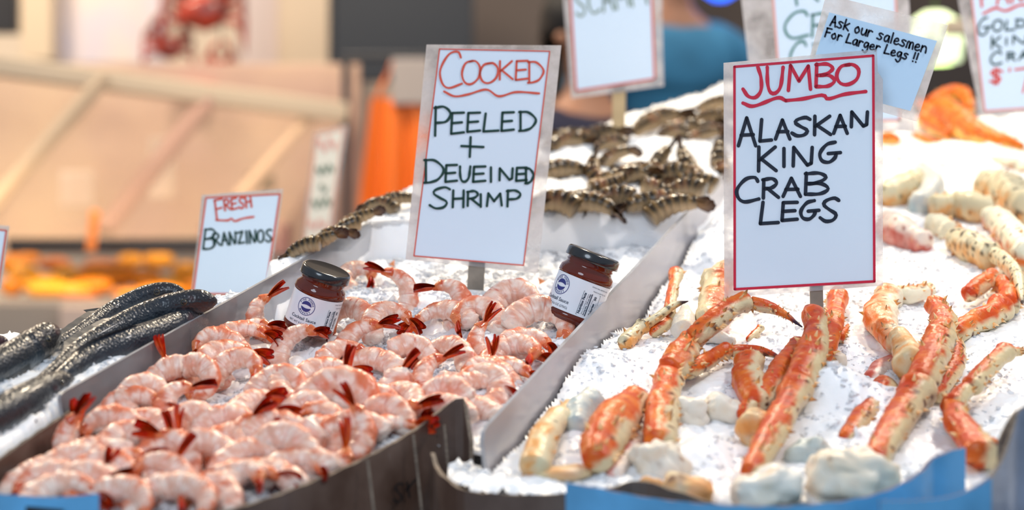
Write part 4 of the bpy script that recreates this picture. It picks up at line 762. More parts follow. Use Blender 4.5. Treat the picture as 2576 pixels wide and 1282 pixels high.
def jar(px, py, h, tiltx, tilty, spin, s, net, label):
    root = empty('sauce_jar', I(px, py, h), label, 'jar', 'cocktail sauce jars on the shrimp ice'); r = .0355; H = .078
    V, F = lathe([(0, 0), (.028, 0), (.033, .002), (r, .007), (r, .011), (r-.0012, .012), (r-.0012, .058), (r, .059), (r, .062), (r-.001, .067), (r-.005, .071), (r-.006, .074), (r-.0045, .076), (r-.006, .078), (r-.0045, .080), (r-.006, .083), (0, .083)])
    link('glass_body', mkmesh('glass_body', V, F, M_sauce), root)
    V, F = lathe([(0, .093), (.030, .093), (.0325, .0925), (.0342, .0905), (.0345, .084), (.0348, .0805), (.0342, .080), (.0325, .080), (.0325, .088), (0, .089)])
    ld = link('lid', mkmesh('lid', V, F, M_lid), root)
    a = np.linspace(-1.75, 1.75, 60); rl = r-.0006; V = [(rl*math.sin(x), -rl*math.cos(x), z_) for x in a for z_ in (.0125, .0575)]
    F = [(2*i, 2*i+2, 2*i+3, 2*i+1) for i in range(59)]; lb = link('paper_label', mkmesh('paper_label', V, F, M_label), root); rt = rl+.0004
    def ink(vf, ang, z0, m, nm, rot=0, dr=0):
        v, f = vf; c, s_ = math.cos(rot), math.sin(rot); v = [(x*c-y*s_, x*s_+y*c) for x, y, *_ in v]; link(nm, mkmesh(nm, wrap(v, rt+dr, ang, z0), f, m, smooth=False), lb)
    # round emblem: ring, two half moons with a white swoosh between, lettering round the ring
    def ring(r0, r1, n=48):
        v = [(q*math.cos(t), q*math.sin(t)) for t in np.linspace(0, 2*math.pi, n, endpoint=False) for q in (r0, r1)]; return v, [(2*i, 2*i+1, (2*i+3) % (2*n), (2*i+2) % (2*n)) for i in range(n)]
    ea, ez = -.62, .042; ink(ring(.0118, .0126), ea, ez, M_navy, 'emblem_ring')
    def moon(sg):
        n = 24; v = []
        for i in range(n+1):
            t = i/n; x = -.0072+.0144*t; yo = math.sqrt(max(0, .0075**2-x*x)); yi = .0008+.0016*math.cos(math.pi*(t-.5)) if sg > 0 else .0012+.0014*math.sin(math.pi*t); v += [(x, sg*max(yi, .0001)), (x, sg*max(yo, yi))]
        return v, [(2*i, 2*i+2, 2*i+3, 2*i+1) if sg < 0 else (2*i, 2*i+2, 2*i+3, 2*i+1) for i in range(n)]
    ink(moon(1), ea, ez, M_navy, 'emblem_moon'); ink(moon(-1), ea, ez, M_navy, 'emblem_moon')
    def arc_text(s, a0, a1, inv):
        VV = []; FF = []
        for k, ch in enumerate(s):
            if ch == ' ': continue
            t = a0+(a1-a0)*k/(len(s)-1); v, f = text_verts(ch, .0036, .00006); R_ = .0086 if not inv else .0110; rr = t-math.pi/2 if not inv else t+math.pi/2; c, q = math.cos(rr), math.sin(rr); b = len(VV)
            VV += [(R_*math.cos(t)+x*c-y*q, R_*math.sin(t)+x*q+y*c) for x, y, *_ in v]; FF += [tuple(i+b for i in g_) for g_ in f]
        return VV, FF
    ink(arc_text('PIKE FOODS', 2.75, .35, False), ea, ez, M_navy, 'emblem_lettering'); ink(arc_text('MARKET', 3.9, 5.5, True), ea, ez, M_navy, 'emblem_lettering')
    ink(text_verts('Cocktail Sauce', .0064, .00005), ea+.02, .0222, M_ink, 'product_lettering'); ink(text_verts(net, .0040), ea, .0158, M_ink, 'weight_lettering')
    # nutrition box, reading upwards
    na, nz = .52, .030; q = math.pi/2
    def fr(w2, h2, t):
        v = [(-w2, -h2), (w2, -h2), (w2, h2), (-w2, h2), (-w2+t, -h2+t), (w2-t, -h2+t), (w2-t, h2-t), (-w2+t, h2-t)]; return v, [(0, 1, 5, 4), (1, 2, 6, 5), (2, 3, 7, 6), (3, 0, 4, 7)]
    ink(fr(.0155, .0125, .0004), na+.14, nz, M_ink, 'nutrition_frame', q)
    for (s_, sz, off, bd) in (('Nutrition Facts', .0044, -.0085, .00016), ('About 3.5 servings per container', .0020, -.0052, 0), ('Serving Size  1/4 cup (68g)', .0026, -.0024, .00006), ('Amount Per Serving', .0018, .0030, 0), ('Calories   50', .0048, .0070, .00016), ('% Daily Value', .0020, .0100, 0)):
        ink(text_verts(s_, sz, bd), na+.14+off/rt, nz, M_ink, 'nutrition_lettering', q)
    ink(([(-.0145, -.0006), (.0145, -.0006), (.0145, .0006), (-.0145, .0006)], [(0, 1, 2, 3)]), na+.14-.0006/rt, nz, M_ink, 'nutrition_bar', q)
    ink(text_verts('SHAKE WELL BEFORE USING', .0022), .93, .052, M_ink, 'small_lettering', -.05); ink(text_verts('MADE IN SEATTLE, WA', .0022), .95, .047, M_ink, 'small_lettering', -.05)
    root.rotation_euler = (Matrix.Rotation(math.radians(tilty), 4, 'Y') @ Matrix.Rotation(math.radians(tiltx), 4, 'X') @ Matrix.Rotation(math.radians(spin), 4, 'Z')).to_euler(); root.scale = (s, s, s); return root
jar(772, 832, .010, 12, 19, 22, .80, 'NET WT 9.3 OZ (263G)', 'sauce jar with black lid leaning back at the fish side of the shrimp')
jar(1430, 808, .014, 3, 21, -12, .88, 'NET WT 9.6 OZ (270G)', 'sauce jar with black lid and nutrition label, half behind the hazy divider')

# ------------------------------------------------------------ whole dark fish
M_fish = mat('fish_skin', attr=True, rough=.3, coat=.15, bump=.0, spec=.6); nt = M_fish.node_tree
_v = nt.nodes.new('ShaderNodeTexVoronoi'); _v.inputs['Scale'].default_value = 330; _tc = nt.nodes.new('ShaderNodeTexCoord'); nt.links.new(_tc.outputs['Object'], _v.inputs['Vector'])
_b = nt.nodes.new('ShaderNodeBump'); _b.inputs['Strength'].default_value = .55; _b.inputs['Distance'].default_value = .0012; nt.links.new(_v.outputs['Distance'], _b.inputs['Height']); nt.links.new(_b.outputs[0], nt.nodes['Principled BSDF'].inputs['Normal'])
M_eye = mat('fish_eye', (.01, .01, .012), .05, coat=1); M_iris = mat('fish_iris', (.10, .08, .05), .3); M_fin = mat('fish_fin', (.05, .055, .06), .35, coat=.3)
def fish(pts, label, seed, roll=0.):
    """pts: (px, py, depth width px, extra h) from tail to snout"""
    w3 = []; 
    for q in pts:
        d = dice(q[1], .036); r = q[2]*d/FP/2; d = dice(q[1], .036+r*.35+q[3]); w3.append(list(P(q[0], q[1], d))+[r*.93])
    w3 = np.array(w3); root = empty('whole_fish', Vector(w3[:, :3].mean(0)), label, 'fish', 'dark whole fish on ice'); n = 70; q = catmull(w3, n); c = q[:, :3]-np.array(root.location); r = q[:, 3]; t = np.linspace(0, 1, n)
    head = np.clip((1-t)/.06, 0, 1); r = r*np.sqrt(1-(1-head)**2*.92)
    back = np.array([0, -.25, 1.]); v, f, ca, sa, al = tube(c, r, 32, back, .80); i = np.repeat(np.arange(n), 32); out = v-c[i]; ol = np.linalg.norm(out, axis=1)
    gill = np.exp(-((al-.80)/.006)**2)*(np.abs(sa) > .25); v = v-out*(.10*gill)[:, None]+out*(.05*np.exp(-((al-.83)/.02)**2)*(np.abs(sa) > .3))[:, None]
    mouth = np.exp(-((ca+.12)/.07)**2)*(al > .93); v = v-out*(.28*mouth)[:, None]
    k = fbm(v, 60, 3, seed); c_ = mixc(np.tile([.012, .014, .018], (len(v), 1)), [.12, .15, .165], np.clip((.2-ca)*1.1+k*.5, 0, 1)); c_ = mixc(c_, [.50, .52, .50], np.clip((-ca-.35)*1.6, 0, 1))
    c_ = mixc(c_, [.02, .035, .06], .25+.3*k); c_ = mixc(c_, [.012, .010, .014], np.clip((al-.80)*12, 0, 1)*.75); c_ = mixc(c_, [.12, .03, .03], np.clip(fbm(v, 90, 2, seed+4)*3-1, 0, 1)*(al > .8)*.6)
    bd = link('body', mkmesh('body', v, f, M_fish, c_), root)
    j = int(.885*n); T = c[j+1]-c[j]; T /= np.linalg.norm(T); B = back-(back@T)*T; B /= np.linalg.norm(B); Sd = np.cross(T, B)
    for sg in (1, -1):
        dr = B*.42+Sd*sg*.9; dr /= np.linalg.norm(dr); p = c[j]+dr*r[j]*.84; V, F = lathe([(0, .0016), (.0014, .0012), (.0024, .0005), (.0027, 0), (.0027, -.001)], 20); V = np.array(V)
        e1 = np.cross(dr, T); e1 /= np.linalg.norm(e1); Mx = np.stack([np.cross(e1, dr), e1, dr], 1); link('eye', mkmesh('eye', V @ Mx.T+p, F, M_eye), root)
        V, F = lathe([(.0026, .0006), (.0032, .0004), (.0035, -.0008)], 20); link('iris', mkmesh('iris', np.array(V) @ Mx.T+p, F, M_iris), root)
        # pectoral fin, folded along the flank
        k0 = int(.74*n); p0 = c[k0]+(Sd*sg*.80-B*.45)*r[k0]*.86; fv = []
        for a in range(7):
            for b_ in (0, 1): fv.append(p0-T*(.034*b_)+B*((a-3)*.0012*(1+1.2*b_))-B*.004*b_+Sd*sg*(.002+.004*b_)-T*(.004*b_*abs(a-2)*.6))
        link('pectoral_fin', mkmesh('pectoral_fin', fv, [(2*a, 2*a+2, 2*a+3, 2*a+1) for a in range(6)], M_fin), root)
    fv = []; ks = range(int(.30*n), int(.62*n), 2)
    for z_, k0 in enumerate(ks):
        s_ = z_/(len(ks)-1); hgt = .004*math.sin(math.pi*min(1, .15+s_*.8))*(.8+.3*(z_ % 2)); fv += [c[k0]+B*r[k0]*.97, c[k0]+B*(r[k0]+hgt*.5)-T*.010]
    link('dorsal_fin', mkmesh('dorsal_fin', fv, [(2*a, 2*a+2, 2*a+3, 2*a+1) for a in range(len(ks)-1)], M_fin, smooth=False), root)
    fv = []; T0 = c[0]-c[1]; T0 /= np.linalg.norm(T0)
    for a in range(9):
        u = (a-4)/4; fv += [c[0]+B*u*r[0]*.9, c[0]+T0*(.030+.012*abs(u))+Sd*u*.026-B*.004]
    link('tail_fin', mkmesh('tail_fin', fv, [(2*a, 2*a+2, 2*a+3, 2*a+1) for a in range(8)], M_fin, smooth=False), root); return root
fish([(60, 985, 20, 0), (130, 935, 40, 0), (200, 880, 62, 0), (300, 826, 78, .004), (380, 790, 78, .01), (450, 768, 74, .016), (500, 758, 66, .02), (546, 758, 44, .02)], 'dark fish crossing the middle, its rounded head beside the BRANZINOS sign', 2)
fish([(30, 940, 18, 0), (95, 890, 38, 0), (180, 850, 46, 0), (270, 790, 56, .002), (350, 752, 60, .008), (410, 736, 58, .012), (468, 738, 40, .014)], 'rearmost dark fish, highest on the ice edge', 3)
fish([(90, 1000, 26, 0), (160, 945, 58, 0), (230, 900, 84, 0), (320, 868, 92, 0), (400, 838, 84, 0), (470, 808, 74, 0), (530, 790, 50, -.004)], 'dark fish lying pressed along the clear divider', 5)
fish([(-260, 1080, 30, 0), (-150, 1010, 80, 0), (-50, 950, 106, .002), (20, 912, 106, .004), (80, 874, 98, .008), (118, 850, 88, .012), (150, 838, 60, .014)], 'dark fish with its blunt black head raised, next to the single fish snout', 7)
fish([(-260, 1180, 30, 0), (-150, 1130, 90, 0), (-60, 1078, 112, 0), (20, 1036, 112, 0), (80, 1000, 100, 0), (135, 968, 76, 0), (186, 952, 36, 0)], 'lowest dark fish, its pointed snout on the ice near the cardboard box', 9)
fish([(-300, 920, 20, 0), (-200, 895, 40, 0), (-90, 874, 52, 0), (-30, 862, 50, 0), (22, 862, 34, 0)], 'dark fish of which only the rounded snout shows at the picture edge', 13)

# ------------------------------------------------------------ brown shellfish tails on the rear ice
M_tail = mat('brown_tail_shell', attr=True, rough=.22, coat=.05, spec=.35, bump=.3, bscale=180)
def tail_proto(seed, curl):
    L = .072; n = 50; t = np.linspace(0, 1, n); th = math.radians(curl)*(.5-t); ds = L/(n-1); p = np.zeros((n, 3)); p[1:, 0] = np.cumsum(np.cos(th[1:]))*ds; p[1:, 1] = np.cumsum(np.sin(th[1:]))*ds; p -= p.mean(0)
    r = np.interp(t, [0, .03, .2, .7, 1], [.013, .0155, .0165, .013, .009]); 
    for k in range(6):
        m = (t >= k/6) & (t < (k+1)/6); u = (t[m]-k/6)*6; r[m] *= 1.06-.16*u
    v, f, ca, sa, al = tube(p, r, 20, np.stack([-np.sin(th), np.cos(th), th*0], 1), 1.1); v = v+(v-p[np.repeat(np.arange(n), 20)])*(.08*fbm(v, 120, 2, seed))[:, None]
    band = np.sin(al*6*2*math.pi); c_ = mixc(np.tile([.018, .011, .005], (len(v), 1)), [.17, .10, .035], np.clip(band*.7+.2+fbm(v, 90, 2, seed)*.8, 0, 1)); c_ = mixc(c_, [.42, .16, .08], np.clip(fbm(v, 60, 2, seed+3)*2-.5, 0, 1)*.6); c_ = mixc(c_, [.45, .32, .18], np.clip(-ca*1.5-.4, 0, 1))
    root = empty('shellfish_tail', (0, 0, 0)); link('banded_shell', mkmesh('banded_shell', v, f, M_tail, c_), root); T = np.array([math.cos(th[-1]), math.sin(th[-1]), 0]); U = np.array([-T[1], T[0], 0]); Z = np.array([0, 0, 1.])
    for k in range(5):
        a = (k-2)*.42; d = T*math.cos(a)+Z*math.sin(a); sd = np.cross(d, U); V = []; m = 7
        for s2 in (1, -1):
            for i_ in range(m):
                s_ = i_/(m-1); w_ = .0085*math.sin(math.pi*min(1, .15+s_*.75))**.6
                for j in range(3): V.append(p[-1]+d*.026*s_+sd*w_*(j-1)+U*(.002*(1-abs(j-1))+s2*.0007))
        F = []
        for s2 in range(2):
            for i_ in range(m-1):
                for j in range(2): b = s2*21+i_*3+j; F.append((b, b+1, b+4, b+3) if s2 == 0 else (b, b+3, b+4, b+1))
        V = np.array(V); al3 = np.tile(np.repeat(np.linspace(0, 1, m), 3), 2); link('tail_fan_blade', mkmesh('tail_fan_blade', V, F, M_tail, mixc(np.tile([.34, .20, .09], (len(V), 1)), [.07, .03, .02], al3*.9+.1*seed % 1)), root)
    return root
TP = [tail_proto(1, 60), tail_proto(2, 95), tail_proto(3, 30)]; tused = set()
TL = [(1005, 500, 8, 0), (960, 515, -10, 1), (900, 550, 30, 0), (868, 573, 30, 1), (835, 592, 30, 0), (805, 608, 32, 0), (762, 622, 25, 1),
 (1392, 512, 0, 1), (1440, 505, 5, 1), (1488, 512, -8, 0), (1535, 500, 15, 1), (1630, 508, 10, 1), (1405, 428, 10, 0), (1505, 440, 120, 0), (1528, 462, -160, 1), (1570, 445, 20, 0), (1625, 440, -30, 1), (1655, 412, 60, 0), (1672, 445, 20, 1), (1700, 430, 10, 0), (1735, 420, 115, 0), (1750, 455, -10, 1), (1715, 480, 15, 1), (1660, 480, -30, 0), (1690, 520, 20, 0),
 (1420, 358, 20, 0), (1455, 345, -15, 1), (1500, 345, 25, 0), (1535, 362, 10, 1), (1620, 318, 30, 1), (1655, 300, 25, 0), (1690, 335, 15, 1),  (1735, 320, 10, 0), (1775, 300, 15, 1), (1800, 325, -15, 0), (1765, 340, 20, 0), (1800, 262, 10, 1), (1545, 395, 40, 0), (1812, 405, 90, 0), (1840, 300, 0, 0), (1870, 330, 10, 1)]
trow = {}
for k, (px, py, ro, fl_) in enumerate(TL):
    d = dice(py, .046+.008); src = TP[k % 3]; r = copy_tree(src) if src.name in tused else src; tused.add(src.name); t = math.radians(62); X = Vector((1, 0, 0)); V = Vector((0, math.cos(t), math.sin(t))); Mx = Matrix((X, V, X.cross(V))).transposed() @ Matrix.Rotation(math.radians(ro), 3, 'Z')
    Mx = Matrix.Rotation(R2.uniform(-.4, .4), 3, 'Z') @ Mx; s = R2.uniform(.7, .98) if px > 1100 else .60; r.matrix_world = Matrix.Translation(P(px, py, d)) @ (Mx @ Matrix.Diagonal((-s if fl_ else s, s, s))).to_4x4()
    b = 'on the edge behind the clear divider' if px < 1100 else 'just above the clear back panel' if py > 485 else 'in the middle cluster' if py > 385 else 'along the crest under the SCAMPI sign' if py > 285 else 'at the very top of the crest'
    trow.setdefault(b, []).append((px, r))
for b, L_ in trow.items():
    for j, (px, r) in enumerate(sorted(L_, key=lambda q: q[0])):
        tag(r, f'brown banded shellfish tail, {ORD[j]} from the fish side {b}', 'shellfish tail', 'brown shellfish tails on the rear ice')
# shell flakes lying on the bare ice by the back panel
for (x, y, rot, lb) in ((987, 662, 20, 'small orange shell flake on the ice below the cooked shrimp sign'), (1362, 706, 80, 'small orange triangular shell flake on ice beside the second jar'), (1190, 972, 10, 'tiny red shell crumb lying on the ice among the shrimp')):
    p = I(x, y, .006); V = [(-.004, -.001, -.003), (.004, -.001, -.003), (.001, 0, .005), (-.004, .001, -.003), (.004, .001, -.003), (.001, .0012, .005)]; o = link('shell_flake', mkmesh('shell_flake', V, [(0, 1, 2), (5, 4, 3), (0, 3, 4, 1), (1, 4, 5, 2), (2, 5, 3, 0)], M_flake), None, p, lb, 'shell flake'); o.rotation_euler = (.2, math.radians(rot), 0)
# ------------------------------------------------------------ market stalls behind, out of focus
M_cream = mat('cream_painted_panel', (.66, .52, .38), .6, var=.1, vscale=2); M_cream2 = mat('pale_cream_panel', (.72, .60, .48), .6); M_lav = mat('pale_lilac_panel', (.60, .50, .48), .6)
M_rail = mat('cream_case_rail', (.62, .49, .35), .6); M_dark = mat('dark_metal_trim', (.02, .018, .02), .4); M_gbase = mat('grey_case_base', (.28, .24, .21), .5)
M_pinkb = mat('pinkish_case_back', (.52, .33, .27), .6, var=.25, vscale=1.6, color2=(.72, .50, .33)); M_board = mat('charcoal_board', (.018, .021, .028), .5)
def pbox(name, x0, y0, x1, y1, d, th, m, parent=None, **k):
    a = P(x0, y1, d); b = P(x1, y0, d); return box(name, (a.x, d, a.z), (b.x, d+th, b.z), m, parent, .004, **k)
bw = P(838, 0, 7.4)
box('wall_left', (-5.5, 7.4, 0), (bw.x, 7.5, 4.0), M_cream2, kind='structure')
def at(o, lo, hi, m, name, parent): return box(name, Vector(lo)-parent.location, Vector(hi)-parent.location, m, parent, .004)
def pb(parent, name, x0, y0, x1, y1, d, th, m):
    a = P(x0, y1, d); b = P(x1, y0, d); return at(None, (a.x, d, a.z), (b.x, d+th, b.z), m, name, parent)
# glass display case
case = empty('display_case', (-1.1, 5.3, 0), 'large blurred glass display case with cream frame and slanting bars behind the fish', 'display case')
pb(case, 'back_board', -160, 160, 905, 640, 5.75, .03, M_pinkb)
beam('top_rail', P(-180, 142, 5.2)-case.location, P(870, 285, 5.6)-case.location, .06, .055, M_rail, case)
beam('slanted_bar', P(262, 195, 5.25)-case.location, P(-60, 560, 4.9)-case.location, .038, .03, mat('dull_cream_bar', (.40, .30, .21), .6), case)
beam('slanted_bar', P(520, 255, 5.45)-case.location, P(262, 580, 5.1)-case.location, .05, .03, mat('pinkish_bar', (.36, .20, .17), .6), case)
beam('slanted_bar', P(790, 285, 5.6)-case.location, P(600, 500, 5.3)-case.location, .03, .03, M_pinkb, case)
pb(case, 'bottom_trim', 18, 598, 510, 636, 5.0, .12, M_dark); pb(case, 'bottom_trim', 500, 560, 720, 640, 5.1, .12, mat('rosy_trim', (.35, .18, .16), .5))
a = P(-180, 300, 5.2); M_glass = film('case_glass', .82, (.95, .72, .52), .4, 0, .1, 1.5, .5, 1.03)
v = [P(-180, 175, 5.15), P(860, 300, 5.55), P(700, 600, 5.05), P(-180, 600, 4.88)]; link('front_glass', mkmesh('front_glass', [q-case.location for q in v], [(0, 1, 2, 3)], M_glass, smooth=False), case)
o = pb(case, 'tray', -60, 752, 560, 770, 4.85, .5, M_gbase); o = pb(case, 'counter_front', -100, 762, 600, 1900, 4.84, .5, M_gbase)
for (x, y) in ((-60, 1), (560, 1)): pass
M_side = mat('pale_case_side', (.55, .42, .36), .5); pb(case, 'side_panel', 150, 770, 520, 1200, 4.80, .03, M_side)
# warm glowing smoked fillets in the tray
M_fil = [mat('amber_fillet', (.90, .28, .01), .35, coat=.2), mat('golden_fillet', (.95, .40, .02), .35, coat=.2), mat('brown_fillet', (.55, .15, .02), .35, coat=.2)]
FL = [(60, 690, 90, 60, 1), (110, 715, 120, 50, 1), (175, 700, 100, 60, 1), (70, 650, 70, 30, 0), (140, 665, 80, 34, 2), (235, 720, 110, 46, 0), (250, 665, 100, 30, 2), (300, 700, 80, 50, 0), (330, 655, 70, 40, 1), (365, 700, 90, 56, 0), (400, 655, 80, 40, 1), (430, 710, 90, 44, 1), (470, 680, 70, 50, 1), (200, 745, 90, 30, 2), (320, 740, 80, 34, 0), (30, 720, 60, 50, 0), (270, 690, 150, 60, 0), (150, 730, 160, 50, 1), (400, 735, 150, 44, 0), (490, 715, 70, 60, 0), (30, 665, 60, 50, 0)]
for k, (x, y, w_, h_, mi) in enumerate(FL):
    d = 4.9+.02*(k % 4)+(750-y)*.004; p = P(x, y, d); a = w_*d/FP/2; b = h_*d/FP/2; n = 14; mm = 20; V = []
    for i in range(n):
        t = math.pi*i/(n-1)
        for j in range(mm): u = 2*math.pi*j/mm; V.append((math.sin(t)*math.cos(u)*a, math.sin(t)*math.sin(u)*a*.6, math.cos(t)*b))
    V = np.array(V); V *= (1+.25*fbm(V+k, 12, 2, k))[:, None]
    tag(link('smoked_fillet', mkmesh('smoked_fillet', V, [(i*mm+j, (i+1)*mm+j, (i+1)*mm+(j+1) % mm, i*mm+(j+1) % mm) for i in range(n-1) for j in range(mm)], M_fil[mi]), None, p), f'blurred {["amber", "golden", "brown"][mi]} lump of seafood, {ORD[k]} of those counted across the case tray', 'seafood', 'blurred golden seafood in the display case')
tag(beam('orange_scoop', P(228, 632, 4.8), P(240, 530, 4.8), .022, .02, mat('orange_plastic', (.85, .25, .05), .4)), 'blurred orange plastic upright at the front of the display case', 'tool')
M_pale = mat('pale_price_card', (.85, .68, .55), .5)
for k, (x0, y0, x1, y1, lb) in enumerate(((150, 430, 235, 520, 'faint pale card inside the display case above the orange upright'), (375, 345, 440, 500, 'faint tall pale card inside the display case by the pinkish bar'))):
    pbox('price_card', x0, y0, x1, y1, 5.5, .01, M_pale, label=lb, cat='card')
pbox('folded_crate', 620, 435, 680, 475, 5.5, .1, mat('dark_green_box', (.08, .07, .03), .5), label='small dark blurred box at the back of the display case', cat='box')
# column and posters
pbox('trim_1', 600, -260, 700, 270, 7.1, .12, M_lav, kind='structure'); pbox('trim_2', 700, -260, 836, 560, 7.05, .2, M_cream, kind='structure')
pbox('poster', 128, -120, 425, 160, 6.6, .02, mat('white_poster', (.74, .62, .56), .5, var=.2, vscale=6, color2=(.62, .56, .62)), label='large pale blurred poster with a lilac tint high on the wall', cat='poster')
pbox('trim_3', 50, -200, 130, 150, 6.5, .1, M_rail, kind='structure')
pbox('dark_window', -200, -200, 42, 82, 6.6, .06, M_dark, label='black blurred window in the upper corner of the picture', cat='window')
pbox('red_box', 440, 208, 540, 252, 5.7, .1, mat('dull_red_box', (.42, .09, .07), .5), label='dull red blurred box on the rail of the display case', cat='box')
# hanging red crab: round body with eight bent legs and two claws
M_rc = mat('red_crab_shell', (.50, .05, .02), .35, coat=.3, var=.5, vscale=20, color2=(.12, .02, .015))
def hang_crab(px, py, d, s, label, seed):
    root = empty('hanging_crab', P(px, py, d), label, 'crab', 'red crabs hung over the stall'); n = 12; mm = 20; V = []
    for i in range(n):
        t = math.pi*i/(n-1)
        for j in range(mm): u = 2*math.pi*j/mm; V.append((math.sin(t)*math.cos(u)*.085*s, math.sin(t)*math.sin(u)*.04*s, math.cos(t)*.07*s))
    V = np.array(V); V *= (1+.12*fbm(V, 40, 2, seed))[:, None]; link('carapace', mkmesh('carapace', V, [(i*mm+j, (i+1)*mm+j, (i+1)*mm+(j+1) % mm, i*mm+(j+1) % mm) for i in range(n-1) for j in range(mm)], M_rc), root)
    for sg in (1, -1):
        for k in range(4):
            a = 1.1-.55*k; p0 = np.array([sg*.07*s*math.cos(a*.5), 0, .05*s*math.sin(a)]); p1 = p0+np.array([sg*.07*s, -.03*s, .06*s*math.sin(a)]); p2 = p1+np.array([sg*.015*s, 0, -.10*s]); q = catmull([list(p0)+[.014*s], list(p1)+[.013*s], list(p2)+[.004*s]], 14)
            v, f, *_ = tube(q[:, :3], q[:, 3], 10, (0, -1, .1)); link('leg', mkmesh('leg', v, f, M_rc), root)
        q = catmull([[sg*.05*s, 0, .06*s, .016*s], [sg*.10*s, -.02*s, .11*s, .018*s], [sg*.06*s, -.02*s, .17*s, .028*s], [sg*.03*s, -.02*s, .22*s, .006*s]], 18); v, f, *_ = tube(q[:, :3], q[:, 3], 12, (0, -1, .1)); link('claw', mkmesh('claw', v, f, M_rc), root)
    q = tube([(0, 0, .07*s), (0, .0, .9)], [.003, .003], 8, (0, 1, 0)); link('string', mkmesh('string', q[0], q[1], M_dark), root)
hang_crab(515, 30, 6.2, .85, 'large red blurred crab hanging over the display case', 3); hang_crab(425, 120, 6.25, .52, 'smaller red brown blurred crab hanging below the large one', 5); hang_crab(556, 165, 6.2, .34, 'smallest red blurred crab hanging nearest the cream column', 7)
# charcoal board, grey post, orange apron
bd = empty('menu_board', P(1010, 100, 6.4), 'big charcoal blurred board hanging behind the cooked shrimp sign', 'board'); pb(bd, 'board_face', 838, -220, 1190, 204, 6.4, .05, M_board); pb(bd, 'board_edge', 826, -220, 838, 212, 6.395, .06, M_dark)
pbox('trim_4', 832, 204, 1000, 700, 7.2, .1, mat('warm_grey_panel', (.50, .40, .32), .6), kind='structure')
M_apr = mat('orange_oilcloth', (.95, .20, .02), .4, coat=.2)
def apron(px0, px1, py0, py1, d):
    root = empty('apron', P((px0+px1)/2, py0, d), 'blurred bright orange waterproof apron hanging beside the cooked shrimp sign', 'apron'); n = 30; V = []; m = 24
    for i in range(m):
        s = i/(m-1); ww = .72+.28*min(1, s*2.2)
        for j in range(n): u = j/(n-1)-.5; p = P((px0+px1)/2+(px1-px0)*u*ww, py0+(py1-py0)*s, d); V.append(p-root.location+Vector((0, .03*math.sin(u*16)*(.3+s), 0)))
    V = np.array(V); V2 = V+[0, .006, 0]; F = []
    for i in range(m-1):
        for j in range(n-1): a = i*n+j; F += [(a, a+1, a+n+1, a+n), (m*n+a, m*n+a+n, m*n+a+n+1, m*n+a+1)]
    link('cloth', mkmesh('cloth', np.vstack([V, V2]), F, M_apr), root)
    for sg in (-.3, .3): q = tube([P((px0+px1)/2+(px1-px0)*sg, py0+4, d)-root.location, P((px0+px1)/2+(px1-px0)*sg*.3, py0-90, d+.05)-root.location], [.006, .006], 8, (0, 1, 0)); link('strap', mkmesh('strap', q[0], q[1], M_apr), root)
apron(905, 1110, 246, 820, 5.6)
pbox('grey_towel', 985, 146, 1080, 262, 5.575, .022, mat('grey_towel', (.42, .36, .33), .8), label='grey blurred towel above the orange apron', cat='towel')
# blue lamp, lime lamp shade, brown awning beam
M_bl = mat('blue_lamp_glow', (.02, .1, .9), .4, emit=(.02, .14, 1), estr=3.0); V, F = lathe([(0, .07), (.03, .068), (.055, .05), (.06, .02), (.05, 0), (.02, -.02), (0, -.022)], 24)
bl = empty('blue_lamp', P(1812, -18, 5.6), 'glowing blue lamp at the top between the SCAMPI and crab signs', 'lamp'); link('bulb', mkmesh('bulb', V, F, M_bl), bl); q = tube([(0, 0, .06), (0, 0, .8)], [.006, .006], 8, (0, 1, 0)); link('cord', mkmesh('cord', q[0], q[1], M_dark), bl); o = bl.children[0]; o.scale = (1, 1, 1)
M_lime = mat('lit_lamp_shade', (.8, .9, .5), .4, emit=(.85, 1.0, .62), estr=1.3); ll = empty('shaded_lamp', P(2352, 100, 4.6), 'bright yellow green glowing lamp shade behind the blue card', 'lamp')
V, F = lathe([(.025, .065), (.055, .045), (.065, .0), (.06, -.05), (.04, -.055)], 30); link('shade', mkmesh('shade', V, F, M_lime), ll); q = tube([(0, 0, .05), (0, 0, .7)], [.006, .006], 8, (0, 1, 0)); link('cord', mkmesh('cord', q[0], q[1], M_dark), ll)
pp = empty('lamp_post', P(2505, 60, 4.4), 'pale blurred post with a short arm beside the glowing lamp shade', 'post'); pp.location.z = 0; pb(pp, 'arm', 2384, 48, 2500, 84, 4.4, .05, M_rail); a = P(2505, 40, 4.4); at(None, (a.x-.02, 4.4, 0), (a.x+.03, 4.45, a.z), M_rail, 'pole', pp)
pbox('trim_5', 1180, -200, 1380, 330, 8.0, .2, mat('taupe_panel', (.13, .10, .085), .7), kind='structure')
pbox('cabinet', 2290, 150, 2500, 1380, 7.5, .05, mat('dark_brown_panel', (.03, .022, .02), .6), label='dark brown blurred cabinet above the bright orange crab', cat='cabinet')
